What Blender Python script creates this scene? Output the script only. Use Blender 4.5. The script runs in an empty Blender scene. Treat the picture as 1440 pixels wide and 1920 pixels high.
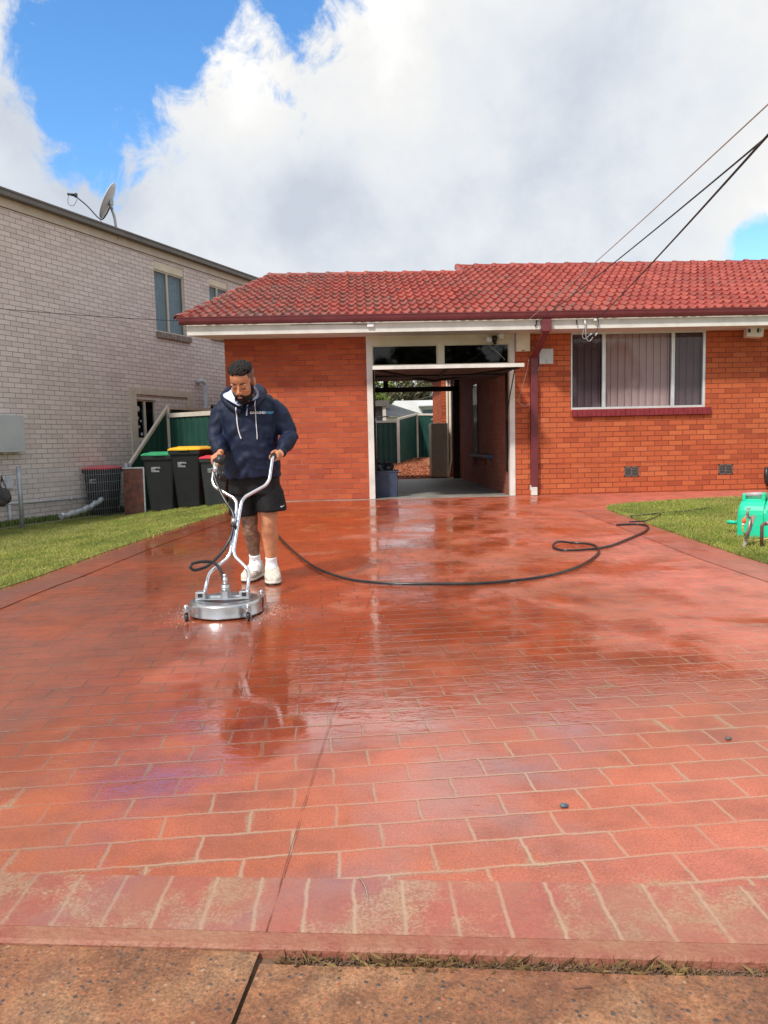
import bpy, bmesh, math, random
import numpy as np
from mathutils import Vector, Matrix, Quaternion, noise as mnoise
from mathutils.bvhtree import BVHTree
R = math.radians
random.seed(7)
S = bpy.context.scene
COL = S.collection
S.render.resolution_x = 768; S.render.resolution_y = 1024
# ---------------------------------------------------------------- camera
cd = bpy.data.cameras.new('camera'); cam = bpy.data.objects.new('camera', cd); COL.objects.link(cam)
FW = Vector((0.0317, 0.9952, -0.0923)); UP = Vector((0.0256, 0.0915, 0.9955)); RT = Vector((0.9992, -0.0339, -0.0225))
m = Matrix((RT, UP, -FW)).transposed().to_4x4(); m.translation = (0, 0, 1.10)
cam.matrix_world = m
cd.sensor_fit = 'VERTICAL'; cd.sensor_height = 36.0; cd.lens = 36.0*1400/1920.0
cd.clip_start = 0.05; cd.clip_end = 3000
S.camera = cam
# ---------------------------------------------------------------- world and sun
SUN = Vector((-0.50, -0.66, 0.92)).normalized()
wd = bpy.data.worlds.new('World'); S.world = wd; wd.use_nodes = True
def N(nt, t, **k):
    n = nt.nodes.new(t)
    for a, b in k.items(): setattr(n, a, b)
    return n
def build_world():
    nt = wd.node_tree; nt.nodes.clear(); L = nt.links.new
    out = N(nt, 'ShaderNodeOutputWorld')
    sky = N(nt, 'ShaderNodeTexSky', sky_type='NISHITA', sun_disc=False)
    sky.sun_elevation = math.asin(SUN.z); sky.sun_rotation = math.atan2(SUN.x, SUN.y)
    sky.altitude = 50; sky.air_density = 1.0; sky.dust_density = 0.3; sky.ozone_density = 2.2
    hs = N(nt, 'ShaderNodeHueSaturation'); hs.inputs['Saturation'].default_value = 1.25; hs.inputs['Value'].default_value = SKYV
    L(sky.outputs[0], hs.inputs['Color'])
    b1 = N(nt, 'ShaderNodeBackground'); b1.inputs[1].default_value = 0.15; L(hs.outputs[0], b1.inputs[0])
    tc = N(nt, 'ShaderNodeTexCoord')
    D = tc.outputs['Generated']
    def math_(op, a, b=None, c=None, cl=False):
        n = N(nt, 'ShaderNodeMath', operation=op); n.use_clamp = cl
        for i, v in enumerate((a, b, c)):
            if v is None: continue
            if isinstance(v, (int, float)): n.inputs[i].default_value = v
            else: L(v, n.inputs[i])
        return n.outputs[0]
    # project the direction on a cloud deck so that cloud cells shrink towards the horizon
    sp = N(nt, 'ShaderNodeSeparateXYZ'); L(D, sp.inputs[0])
    zz = math_('ADD', math_('MAXIMUM', sp.outputs[2], 0.0), 0.35)
    cmb = N(nt, 'ShaderNodeCombineXYZ')
    L(math_('DIVIDE', sp.outputs[0], zz), cmb.inputs[0]); L(math_('DIVIDE', sp.outputs[1], zz), cmb.inputs[1]); L(sp.outputs[2], cmb.inputs[2])
    def nz(scale, detail, rough, dist, off, src):
        mp = N(nt, 'ShaderNodeMapping'); mp.inputs['Location'].default_value = off; L(src, mp.inputs[0])
        n = N(nt, 'ShaderNodeTexNoise'); n.inputs['Scale'].default_value = scale; n.inputs['Detail'].default_value = detail
        n.inputs['Roughness'].default_value = rough; n.inputs['Distortion'].default_value = dist; L(mp.outputs[0], n.inputs[0]); return n.outputs[0]
    n1 = nz(2.2, 9, 0.60, 0.25, (3.1, 1.7, 0.4), D)
    n2 = nz(7.0, 8, 0.62, 0.5, (0.3, 5.2, 1.4), D)
    n3 = nz(22.0, 6, 0.65, 0.8, (2.3, 1.2, 6.4), D)
    edge = math_('ADD', math_('ADD', math_('MULTIPLY', math_('SUBTRACT', n1, 0.5), 0.9), math_('MULTIPLY', math_('SUBTRACT', n2, 0.5), 1.9)), math_('MULTIPLY', math_('SUBTRACT', n3, 0.5), 0.9))
    # where the sky is open: soft cells given by their direction
    hole = None
    def blob(c, r, k=1.0):
        v = N(nt, 'ShaderNodeVectorMath', operation='DISTANCE'); L(D, v.inputs[0]); v.inputs[1].default_value = c
        return math_('MULTIPLY', math_('SUBTRACT', 1.0, math_('DIVIDE', v.outputs['Value'], r), cl=False), k)
    for c, r, k in HOLES:
        b = blob(c, r, k)
        hole = b if hole is None else math_('MAXIMUM', hole, b)
    dens = math_('SUBTRACT', math_('MULTIPLY', edge, 1.1), math_('MAXIMUM', hole, -1.3))
    mr = N(nt, 'ShaderNodeMapRange', interpolation_type='SMOOTHSTEP'); L(dens, mr.inputs[0])
    mr.inputs['From Min'].default_value = -0.24; mr.inputs['From Max'].default_value = 0.20
    mask = mr.outputs[0]
    # cloud brightness
    g1 = nz(1.9, 8, 0.58, 0.0, (7.7, 2.1, 9.0), D); g2 = nz(6.5, 9, 0.62, 0.15, (1.7, 8.1, 2.0), D)
    val = math_('ADD', math_('MULTIPLY', math_('SUBTRACT', g1, 0.5), 2.2), math_('MULTIPLY', math_('SUBTRACT', g2, 0.5), 0.9))
    dark = None
    for c, r, k in DARKS:
        b = math_('MULTIPLY', math_('MAXIMUM', blob(c, r), 0.0), k)
        dark = b if dark is None else math_('ADD', dark, b)
    val = math_('SUBTRACT', math_('ADD', val, 0.80), dark)
    cr = N(nt, 'ShaderNodeValToRGB'); L(val, cr.inputs[0]); e = cr.color_ramp.elements
    e[0].position = 0.0; e[0].color = (0.46, 0.50, 0.57, 1); e[1].position = 1.0; e[1].color = (0.84, 0.83, 0.81, 1)
    q = e.new(0.35); q.color = (0.60, 0.63, 0.67, 1); q = e.new(0.68); q.color = (0.70, 0.70, 0.69, 1)
    b2 = N(nt, 'ShaderNodeBackground'); b2.inputs[1].default_value = CLOUDV; L(cr.outputs[0], b2.inputs[0])
    mx = N(nt, 'ShaderNodeMixShader'); L(mask, mx.inputs[0]); L(b1.outputs[0], mx.inputs[1]); L(b2.outputs[0], mx.inputs[2])
    L(mx.outputs[0], out.inputs[0])
SKYV = 1.3; CLOUDV = 1.02
HOLES = [((-0.2447, 0.8564, 0.4546), 0.112, 1), ((-0.2182, 0.8264, 0.5191), 0.13, 1), ((-0.2051, 0.8759, 0.4368), 0.062, 1), ((-0.2862, 0.8691, 0.4033), 0.052, 1), ((-0.3083, 0.8763, 0.3701), 0.034, 1), ((-0.1766, 0.8615, 0.4761), 0.060, 1), ((-0.0619, 0.8702, 0.4887), 0.05, 0.35), ((-0.3018, 0.8931, 0.3336), 0.03, 0.35), 
         ((0.4636, 0.8611, 0.2087), 0.035, 0.8), ((-0.3,-0.7,0.65), 0.30, 1), ((0.75,-0.35,0.56), 0.25, 1)]
DARKS = [((-0.375, 0.8508, 0.3682), 0.26, 0.95), ((-0.0863, 0.9547, 0.2846), 0.13, 0.42), ((0.1308, 0.9473, 0.2925), 0.24, 0.40), ((0.3052, 0.8455, 0.4381), 0.26, 0.55), ((0.3681, 0.8926, 0.2605), 0.25, 0.42), ((0.0,0.2,0.98), 0.7, 0.4)]
build_world()
sl = bpy.data.lights.new('sun', 'SUN'); sl.energy = 3.2; sl.angle = R(5.0); sl.color = (1.0, 0.93, 0.83)
so = bpy.data.objects.new('sun', sl); COL.objects.link(so)
so.rotation_euler = (-SUN).to_track_quat('-Z', 'Y').to_euler(); so.location = (-20, -25, 30)
S.view_settings.view_transform = 'Standard'; S.view_settings.look = 'None'; S.view_settings.gamma = 1.0
S.view_settings.exposure = 0.38
try: S.view_settings.use_curve_mapping = False
except Exception: pass
# ---------------------------------------------------------------- helpers
def sst(a, b, x):
    t = min(1, max(0, (x-a)/(b-a))); return t*t*(3-2*t)
def gz(y): return 0.15*min(1, max(0, (y-6.5)/5.8))
EX = ([1.6,6.0,7.8,11.0,12.0], [-3.1,-2.9,-2.65,-2.03,-2.03])
def edgeX(y): return float(np.interp(y, EX[0], EX[1]))
def gnd(x, y):
    z = gz(y); d = edgeX(y)-x
    if d > 0: z -= 0.13*min(d, 2.35)
    return z
def obj_from(name, me, mat=None, parent=None):
    o = bpy.data.objects.new(name, me); COL.objects.link(o)
    if mat is not None and not me.materials: me.materials.append(mat)
    if parent is not None: o.parent = parent
    return o
def tag(o, label=None, cat=None, group=None, kind=None):
    if label: o['label'] = label
    if cat: o['category'] = cat
    if group: o['group'] = group
    if kind: o['kind'] = kind
    return o
def thing(name, label, cat, loc=(0,0,0), rz=0, group=None):
    o = bpy.data.objects.new(name, None); COL.objects.link(o); o.empty_display_size = 0.1
    o.location = loc; o.rotation_euler = (0, 0, rz)
    return tag(o, label, cat, group)
def copy_tree(o, parent=None):
    c = o.copy(); COL.objects.link(c); c.parent = parent
    for ch in list(o.children): copy_tree(ch, c)
    return c
class MB:
    def __init__(s): s.v = []; s.f = []; s.sm = []; s.mi = []; s.cur = 0
    def add(s, vs, fs, smooth=False):
        b = len(s.v); s.v += [tuple(v) for v in vs]
        for f in fs: s.f.append(tuple(i+b for i in f)); s.sm.append(smooth); s.mi.append(s.cur)
    def box(s, x0, x1, y0, y1, z0, z1, M=None):
        vs = [(x,y,z) for z in (z0,z1) for y in (y0,y1) for x in (x0,x1)]
        if M is not None: vs = [tuple(M @ Vector(v)) for v in vs]
        s.add(vs, [(0,2,3,1),(4,5,7,6),(0,1,5,4),(2,6,7,3),(0,4,6,2),(1,3,7,5)])
    def bbox(s, x0, x1, y0, y1, z0, z1, r=0.01, M=None, seg=2):
        bm = bmesh.new(); bmesh.ops.create_cube(bm, size=1)
        for v in bm.verts: v.co = Vector(((x0+x1)/2+v.co.x*(x1-x0), (y0+y1)/2+v.co.y*(y1-y0), (z0+z1)/2+v.co.z*(z1-z0)))
        bmesh.ops.bevel(bm, geom=bm.edges[:], offset=r, segments=seg, profile=0.5, affect='EDGES')
        s.bm(bm, M, seg > 2)
    def bm(s, bm, M=None, smooth=False):
        bm.verts.index_update()
        vs = [(M @ v.co) if M is not None else v.co.copy() for v in bm.verts]
        s.add(vs, [tuple(v.index for v in f.verts) for f in bm.faces], smooth); bm.free()
    def tube(s, pts, r, n=8, cap=True, smooth=True, flat=None):
        pts = [Vector(p) for p in pts]; k = len(pts)
        rs = list(r) if isinstance(r, (list, tuple)) else [r]*k
        t = (pts[1]-pts[0]).normalized()
        u = t.cross(Vector((0,0,1)));
        if u.length < 1e-3: u = t.cross(Vector((0,1,0)))
        u.normalize(); vs = []
        for i in range(k):
            if i == 0: t2 = pts[1]-pts[0]
            elif i == k-1: t2 = pts[-1]-pts[-2]
            else: t2 = (pts[i+1]-pts[i]).normalized()+(pts[i]-pts[i-1]).normalized()
            if t2.length < 1e-9: t2 = t
            t2 = t2.normalized(); q = t.rotation_difference(t2); u = (q @ u).normalized(); t = t2
            w = t.cross(u).normalized(); rr = rs[i]
            ra, rb = rr if isinstance(rr, (tuple, list)) else (rr, rr)
            for j in range(n):
                a = 2*math.pi*j/n; vs.append(pts[i]+u*math.cos(a)*ra+w*math.sin(a)*rb)
        fs = [(i*n+j, i*n+(j+1)%n, (i+1)*n+(j+1)%n, (i+1)*n+j) for i in range(k-1) for j in range(n)]
        s.add(vs, fs, smooth)
        if cap:
            b = len(s.v)-k*n
            s.f.append(tuple(b+j for j in range(n-1,-1,-1))); s.sm.append(False); s.mi.append(s.cur)
            s.f.append(tuple(b+(k-1)*n+j for j in range(n))); s.sm.append(False); s.mi.append(s.cur)
    def rings(s, rg, closed=True, cap=True, smooth=True):
        n = len(rg[0]); k = len(rg); vs = [p for r_ in rg for p in r_]
        m_ = n if closed else n-1
        s.add(vs, [(i*n+j, i*n+(j+1)%n, (i+1)*n+(j+1)%n, (i+1)*n+j) for i in range(k-1) for j in range(m_)], smooth)
        if cap:
            b = len(s.v)-k*n
            s.f.append(tuple(b+j for j in range(n-1,-1,-1))); s.sm.append(False); s.mi.append(s.cur)
            s.f.append(tuple(b+(k-1)*n+j for j in range(n))); s.sm.append(False); s.mi.append(s.cur)
    def lathe(s, prof, c=(0,0,0), n=24, smooth=True, M=None):
        rg = []
        for r_, z in prof:
            ring = [Vector((r_*math.cos(2*math.pi*j/n), r_*math.sin(2*math.pi*j/n), z)) for j in range(n)]
            if M is not None: ring = [M @ v for v in ring]
            rg.append([v+Vector(c) for v in ring])
        s.rings(rg, smooth=smooth)
    def ell(s, c, r, M=None, n=14, k=9):
        rg = []
        for i in range(1, k):
            ph = math.pi*i/k
            ring = [Vector((r[0]*math.sin(ph)*math.cos(2*math.pi*j/n), r[1]*math.sin(ph)*math.sin(2*math.pi*j/n), -r[2]*math.cos(ph)))+Vector(c) for j in range(n)]
            if M is not None: ring = [M @ v for v in ring]
            rg.append(ring)
        s.rings(rg)
    def quad(s, a, b, c, d): s.add([a,b,c,d], [(0,1,2,3)])
    def mesh(s, name, uv=True):
        me = bpy.data.meshes.new(name); me.from_pydata([tuple(v) for v in s.v], [], s.f)
        me.polygons.foreach_set('use_smooth', s.sm); me.polygons.foreach_set('material_index', s.mi)
        if uv: boxuv(me)
        me.update(); return me
    def build(s, name, mat=None, parent=None, uv=True, fix=False):
        me = s.mesh(name, uv)
        if isinstance(mat, (list, tuple)):
            for m_ in mat: me.materials.append(m_)
            mat = None
        if fix:
            bm = bmesh.new(); bm.from_mesh(me); bmesh.ops.recalc_face_normals(bm, faces=bm.faces[:]); bm.to_mesh(me); bm.free()
        return obj_from(name, me, mat, parent)
def boxuv(me):
    l = me.uv_layers.new(name='UVMap')
    nl = len(me.loops)
    if nl == 0: return
    vi = np.empty(nl, np.int32); me.loops.foreach_get('vertex_index', vi)
    co = np.empty(len(me.vertices)*3); me.vertices.foreach_get('co', co); co = co.reshape(-1,3)
    npol = len(me.polygons); nr = np.empty(npol*3); me.polygons.foreach_get('normal', nr); nr = np.abs(nr.reshape(-1,3))
    lt = np.empty(npol, np.int32); me.polygons.foreach_get('loop_total', lt)
    ax = np.repeat(np.argmax(nr, axis=1), lt); p = co[vi]
    uv = np.empty((nl,2))
    uv[:,0] = np.where(ax == 0, p[:,1], p[:,0]); uv[:,1] = np.where(ax == 2, p[:,1], p[:,2])
    l.data.foreach_set('uv', uv.ravel())
def remesh(mb, name, voxel, smooth=4, mat=None, parent=None, fac=0.5):
    me = mb.mesh(name+'_src', uv=False)
    bm = bmesh.new(); bm.from_mesh(me); bmesh.ops.recalc_face_normals(bm, faces=bm.faces[:]); bm.to_mesh(me); bm.free()
    t = bpy.data.objects.new(name+'_src', me); COL.objects.link(t)
    r_ = t.modifiers.new('r', 'REMESH'); r_.mode = 'VOXEL'; r_.voxel_size = voxel; r_.use_smooth_shade = True
    if smooth:
        s_ = t.modifiers.new('s', 'SMOOTH'); s_.iterations = smooth; s_.factor = fac
    dg = bpy.context.evaluated_depsgraph_get(); dg.update()
    new = bpy.data.meshes.new_from_object(t.evaluated_get(dg)); new.name = name
    bpy.data.objects.remove(t); bpy.data.meshes.remove(me)
    new.materials.clear()
    new.polygons.foreach_set('use_smooth', [True]*len(new.polygons))
    return obj_from(name, new, mat, parent)
def text_mesh(txt, size, bold=0.0, extrude=0.0005, align='LEFT', shear=0, sx=1.0, spacing=1.0):
    cu = bpy.data.curves.new('lettering', 'FONT'); cu.body = txt; cu.size = size; cu.offset = bold; cu.extrude = extrude
    cu.align_x = align; cu.shear = shear; cu.resolution_u = 3; cu.space_line = 0.8; cu.space_character = spacing
    t = bpy.data.objects.new('lettering', cu); COL.objects.link(t)
    dg = bpy.context.evaluated_depsgraph_get(); dg.update()
    me = bpy.data.meshes.new_from_object(t.evaluated_get(dg)); bpy.data.objects.remove(t); bpy.data.curves.remove(cu)
    me.materials.clear()
    for v in me.vertices: v.co.x *= sx
    return me
def smooth_path(pts, sub=6, closed=False):
    P = [Vector(p) for p in pts]; out = []
    for i in range(len(P)-1):
        p0 = P[max(i-1,0)]; p1 = P[i]; p2 = P[i+1]; p3 = P[min(i+2,len(P)-1)]
        for k in range(sub):
            t = k/sub
            out.append(0.5*((2*p1)+(-p0+p2)*t+(2*p0-5*p1+4*p2-p3)*t*t+(-p0+3*p1-3*p2+p3)*t**3))
    out.append(P[-1]); return out
def bend_path(pts, rad, seg=5):
    P = [Vector(p) for p in pts]; out = [P[0]]
    for i in range(1, len(P)-1):
        a = (P[i-1]-P[i]); b = (P[i+1]-P[i]); d = min(rad, a.length*.45, b.length*.45)
        p = P[i]+a.normalized()*d; q = P[i]+b.normalized()*d
        for k in range(seg+1):
            t = k/seg; out.append(p*(1-t)**2+P[i]*2*t*(1-t)+q*t*t)
    out.append(P[-1]); return out
# ---------------------------------------------------------------- materials
def mat(name):
    m_ = bpy.data.materials.new(name); m_.use_nodes = True; nt = m_.node_tree
    return m_, nt, nt.nodes['Principled BSDF'], nt.links.new
def setp(b, **k):
    for a, v in k.items():
        n = {'rough':'Roughness','metal':'Metallic','spec':'Specular IOR Level','coat':'Coat Weight','coatr':'Coat Roughness','ior':'IOR','trans':'Transmission Weight','alpha':'Alpha','sub':'Subsurface Weight','sheen':'Sheen Weight'}[a]
        b.inputs[n].default_value = v
def noisy(name, c1, c2, scale=8, rough=0.6, bump=0.0, bscale=60, metal=0.0, detail=6, spec=0.5, rvar=0.0, coat=0.0, lo=0.35, hi=0.65):
    m_, nt, b, L = mat(name)
    tc = N(nt, 'ShaderNodeTexCoord'); n = N(nt, 'ShaderNodeTexNoise'); n.inputs['Scale'].default_value = scale; n.inputs['Detail'].default_value = detail
    n.inputs['Roughness'].default_value = 0.62
    L(tc.outputs['Object'], n.inputs[0]); cr = N(nt, 'ShaderNodeValToRGB'); L(n.outputs[0], cr.inputs[0])
    cr.color_ramp.elements[0].position = lo; cr.color_ramp.elements[1].position = hi
    cr.color_ramp.elements[0].color = (*c1, 1); cr.color_ramp.elements[1].color = (*c2, 1)
    L(cr.outputs[0], b.inputs['Base Color']); setp(b, rough=rough, metal=metal, spec=spec, coat=coat)
    if rvar:
        mr = N(nt, 'ShaderNodeMapRange'); L(n.outputs[0], mr.inputs[0]); mr.inputs['From Min'].default_value = .3; mr.inputs['From Max'].default_value = .7
        mr.inputs['To Min'].default_value = rough-rvar; mr.inputs['To Max'].default_value = rough+rvar; L(mr.outputs[0], b.inputs['Roughness'])
    if bump:
        n2 = N(nt, 'ShaderNodeTexNoise'); n2.inputs['Scale'].default_value = bscale; n2.inputs['Detail'].default_value = 4; L(tc.outputs['Object'], n2.inputs[0])
        bp = N(nt, 'ShaderNodeBump'); bp.inputs['Strength'].default_value = bump; bp.inputs['Distance'].default_value = 0.01
        L(n2.outputs[0], bp.inputs['Height']); L(bp.outputs[0], b.inputs['Normal'])
    return m_
def mixrgb(nt, fac, a, b, mode='MIX'):
    n = N(nt, 'ShaderNodeMix', data_type='RGBA', blend_type=mode)
    for i, v in ((0, fac), (6, a), (7, b)):
        if isinstance(v, (int, float)): n.inputs[i].default_value = v
        elif isinstance(v, tuple): n.inputs[i].default_value = (*v, 1) if len(v) == 3 else v
        else: nt.links.new(v, n.inputs[i])
    return n.outputs[2]
def mth(nt, op, a, b=None, cl=False):
    n = N(nt, 'ShaderNodeMath', operation=op); n.use_clamp = cl
    for i, v in enumerate((a, b)):
        if v is None: continue
        if isinstance(v, (int, float)): n.inputs[i].default_value = v
        else: nt.links.new(v, n.inputs[i])
    return n.outputs[0]
def ramp(nt, src, stops, interp='LINEAR'):
    cr = N(nt, 'ShaderNodeValToRGB'); nt.links.new(src, cr.inputs[0]); cr.color_ramp.interpolation = interp
    e = cr.color_ramp.elements
    e[0].position = stops[0][0]; e[0].color = (*stops[0][1], 1); e[1].position = stops[-1][0]; e[1].color = (*stops[-1][1], 1)
    for p, c in stops[1:-1]: q = e.new(p); q.color = (*c, 1)
    return cr.outputs[0]
def tnoise(nt, src, scale, detail=5, rough=0.55, dist=0.0, mapscale=None, loc=None):
    if mapscale or loc:
        mp = N(nt, 'ShaderNodeMapping'); nt.links.new(src, mp.inputs[0])
        if mapscale: mp.inputs['Scale'].default_value = mapscale
        if loc: mp.inputs['Location'].default_value = loc
        src = mp.outputs[0]
    n = N(nt, 'ShaderNodeTexNoise'); n.inputs['Scale'].default_value = scale; n.inputs['Detail'].default_value = detail; n.inputs['Roughness'].default_value = rough
    n.inputs['Distortion'].default_value = dist; nt.links.new(src, n.inputs[0]); return n.outputs[0]
def brick_mat(name, cols, mortar, w=0.24, h=0.086, mw=0.010, rough=0.8, bump=0.6, stain=None, off=0.5, dirt=(0.05,0.03,0.025), dirtamt=0.35):
    m_, nt, b, L = mat(name)
    uv = N(nt, 'ShaderNodeTexCoord').outputs['UV']
    # slight wobble of the joints
    nv = N(nt, 'ShaderNodeTexNoise'); nv.inputs['Scale'].default_value = 9; L(uv, nv.inputs[0])
    vm = N(nt, 'ShaderNodeVectorMath', operation='MULTIPLY_ADD'); L(nv.outputs['Color'], vm.inputs[0]); vm.inputs[1].default_value = (0.006,0.006,0); L(uv, vm.inputs[2])
    bt = N(nt, 'ShaderNodeTexBrick'); L(vm.outputs[0], bt.inputs[0]); bt.offset = off
    bt.inputs['Scale'].default_value = 1.0; bt.inputs['Brick Width'].default_value = w; bt.inputs['Row Height'].default_value = h
    bt.inputs['Mortar Size'].default_value = mw*0.5; bt.inputs['Mortar Smooth'].default_value = 0.25; bt.inputs['Bias'].default_value = 0.0
    bt.inputs['Color1'].default_value = (0,0,0,1); bt.inputs['Color2'].default_value = (1,1,1,1); bt.inputs['Mortar'].default_value = (0.5,0.5,0.5,1)
    bw = N(nt, 'ShaderNodeSeparateColor'); L(bt.outputs['Color'], bw.inputs[0])
    k = len(cols); base = ramp(nt, bw.outputs[0], [((i/(k-1)), c) for i, c in enumerate(cols)])
    n1 = tnoise(nt, uv, 60, 5, 0.7); base = mixrgb(nt, 0.6, base, ramp(nt, n1, [(0.3,(0.72,0.72,0.72)),(0.7,(1.2,1.2,1.2))]), 'MULTIPLY')
    n2 = tnoise(nt, uv, 1.3, 6, 0.6); f2 = ramp(nt, n2, [(0.45,(0,0,0)),(0.75,(1,1,1))])
    base = mixrgb(nt, mth(nt, 'MULTIPLY', f2, dirtamt), base, dirt)
    mcol = mixrgb(nt, ramp(nt, tnoise(nt, uv, 2.2, 5, 0.6), [(0.35,(0,0,0)),(0.65,(1,1,1))]), mortar[0], mortar[1])
    col = mixrgb(nt, bt.outputs['Fac'], base, mcol)
    L(col, b.inputs['Base Color']); setp(b, rough=rough, spec=0.3)
    hgt = mth(nt, 'ADD', mth(nt, 'MULTIPLY', mth(nt, 'SUBTRACT', 1.0, bt.outputs['Fac']), 1.0), mth(nt, 'MULTIPLY', n1, 0.30))
    hgt = mth(nt, 'ADD', hgt, mth(nt, 'MULTIPLY', bw.outputs[0], 0.25))
    bp = N(nt, 'ShaderNodeBump'); bp.inputs['Strength'].default_value = bump; bp.inputs['Distance'].default_value = 0.006
    L(hgt, bp.inputs['Height']); L(bp.outputs[0], b.inputs['Normal'])
    return m_
M = {}
M['brick'] = brick_mat('red_brick', [(0.33,0.066,0.028),(0.45,0.100,0.037),(0.49,0.120,0.043),(0.43,0.092,0.036),(0.47,0.112,0.040),(0.52,0.14,0.055)], ((0.15,0.030,0.014),(0.24,0.060,0.03)), dirtamt=0.18, mw=0.013)
M['brick_dark'] = brick_mat('garage_brick', [(0.37,0.072,0.030),(0.41,0.082,0.033),(0.45,0.098,0.037),(0.33,0.062,0.032),(0.43,0.09,0.034)], ((0.15,0.035,0.02),(0.34,0.13,0.09)), dirtamt=0.2, mw=0.012)
M['brick_grey'] = brick_mat('pale_brick', [(0.60,0.535,0.505),(0.68,0.61,0.58),(0.73,0.66,0.63),(0.65,0.575,0.545)], ((0.25,0.215,0.195),(0.37,0.32,0.29)), mw=0.013, dirt=(0.55,0.48,0.45), dirtamt=0.35, bump=0.4)
M['brick_sill'] = noisy('sill_brick', (0.16,0.13,0.11), (0.34,0.28,0.25), 14, 0.85, 0.5, 60)
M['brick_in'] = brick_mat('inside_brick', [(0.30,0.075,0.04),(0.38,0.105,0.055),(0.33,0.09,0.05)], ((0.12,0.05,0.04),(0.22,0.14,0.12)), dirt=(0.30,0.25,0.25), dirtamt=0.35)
M['maroon'] = noisy('maroon_paint', (0.115,0.020,0.026), (0.15,0.028,0.036), 5, 0.38, 0.05, 40)
M['sillred'] = noisy('red_sill_paint', (0.17,0.012,0.020), (0.23,0.022,0.032), 9, 0.45, 0.1, 40)
M['white'] = noisy('white_paint', (0.52,0.50,0.46), (0.66,0.64,0.60), 3, 0.5, 0.08, 30, lo=0.3, hi=0.55)
M['cream'] = noisy('cream_paint', (0.60,0.54,0.40), (0.72,0.66,0.52), 3, 0.5, 0.06, 30)
M['soffit'] = noisy('soffit_board', (0.52,0.47,0.42), (0.62,0.57,0.52), 2, 0.7, 0.05, 20)
M['alu'] = noisy('aluminium', (0.62,0.64,0.67), (0.74,0.76,0.78), 6, 0.38, 0.03, 40, metal=0.55)
M['chrome'] = noisy('polished_steel', (0.72,0.75,0.78), (0.80,0.82,0.85), 6, 0.16, 0.0, 40, metal=1.0)
M['zinc'] = noisy('zinc_steel', (0.45,0.47,0.49), (0.60,0.62,0.64), 20, 0.32, 0.05, 80, metal=0.85)
M['galv'] = noisy('galvanised_pipe', (0.30,0.33,0.36), (0.42,0.45,0.48), 14, 0.5, 0.05, 60, metal=0.5)
M['black'] = noisy('black_plastic', (0.012,0.013,0.015), (0.020,0.021,0.024), 10, 0.42, 0.05, 50)
M['bin'] = noisy('bin_plastic', (0.004,0.006,0.008), (0.008,0.010,0.012), 5, 0.5, 0.04, 60)
M['bin_grey'] = noisy('dark_grey_plastic', (0.018,0.022,0.024), (0.026,0.030,0.032), 5, 0.5, 0.04, 60)
M['lid_green'] = noisy('green_lid', (0.015,0.22,0.09), (0.03,0.30,0.13), 6, 0.4, 0.05, 40)
M['lid_yellow'] = noisy('yellow_lid', (0.72,0.38,0.01), (0.85,0.48,0.02), 6, 0.4, 0.05, 40)
M['lid_red'] = noisy('red_lid', (0.50,0.02,0.04), (0.62,0.035,0.06), 6, 0.45, 0.05, 40)
M['colorbond'] = noisy('dark_green_steel', (0.010,0.045,0.035), (0.018,0.068,0.052), 1.2, 0.45, 0.0, spec=0.35)
M['rail'] = noisy('cream_steel', (0.50,0.46,0.39), (0.58,0.54,0.47), 4, 0.45)
M['roofgrey'] = noisy('grey_roof_steel', (0.09,0.085,0.08), (0.13,0.12,0.11), 3, 0.4)
M['trim'] = noisy('beige_render', (0.52,0.47,0.39), (0.60,0.55,0.46), 5, 0.7, 0.1, 60)
M['concrete'] = noisy('garage_concrete', (0.16,0.15,0.13), (0.30,0.28,0.25), 2.5, 0.55, 0.1, 30)
M['darkwood'] = noisy('dark_door_board', (0.055,0.030,0.022), (0.10,0.060,0.042), 3, 0.6, 0.05, 20)
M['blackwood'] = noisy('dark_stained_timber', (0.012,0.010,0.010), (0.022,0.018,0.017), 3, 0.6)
M['blind'] = noisy('mauve_blind', (0.66,0.42,0.40), (0.74,0.48,0.46), 2, 0.8)
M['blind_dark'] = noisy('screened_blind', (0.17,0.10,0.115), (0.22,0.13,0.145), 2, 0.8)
M['navy_box'] = noisy('navy_plastic', (0.020,0.030,0.060), (0.035,0.050,0.095), 8, 0.5)
M['beige_unit'] = noisy('beige_metal', (0.42,0.36,0.29), (0.50,0.43,0.35), 4, 0.45)
M['pvc'] = noisy('white_pvc', (0.48,0.52,0.58), (0.60,0.63,0.68), 5, 0.4, 0.03, 40)
M['foil'] = noisy('foil_wrap', (0.45,0.50,0.56), (0.72,0.76,0.82), 30, 0.3, 1.0, 45, metal=0.35)
M['elec'] = noisy('grey_enamel', (0.44,0.48,0.50), (0.50,0.54,0.56), 4, 0.45)
M['board'] = noisy('rusty_board', (0.045,0.018,0.012), (0.15,0.045,0.028), 9, 0.75, 0.8, 35)
M['reel'] = noisy('green_reel_plastic', (0.01,0.52,0.29), (0.02,0.60,0.36), 5, 0.35, 0.03, 30)
M['reel_dark'] = noisy('dark_green_plastic', (0.004,0.09,0.065), (0.008,0.13,0.09), 5, 0.4)
M['greyplastic'] = noisy('grey_grip', (0.35,0.34,0.36), (0.42,0.41,0.43), 8, 0.5)
M['oldwood'] = noisy('weathered_stake', (0.24,0.20,0.16), (0.38,0.33,0.28), 20, 0.8, 0.3, 60)
M['rust'] = noisy('rusty_pipe', (0.10,0.045,0.030), (0.19,0.085,0.055), 25, 0.7, 0.3, 80)
M['brass'] = noisy('old_brass', (0.28,0.22,0.17), (0.40,0.33,0.27), 30, 0.45, 0.1, 80, metal=0.4)
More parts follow.
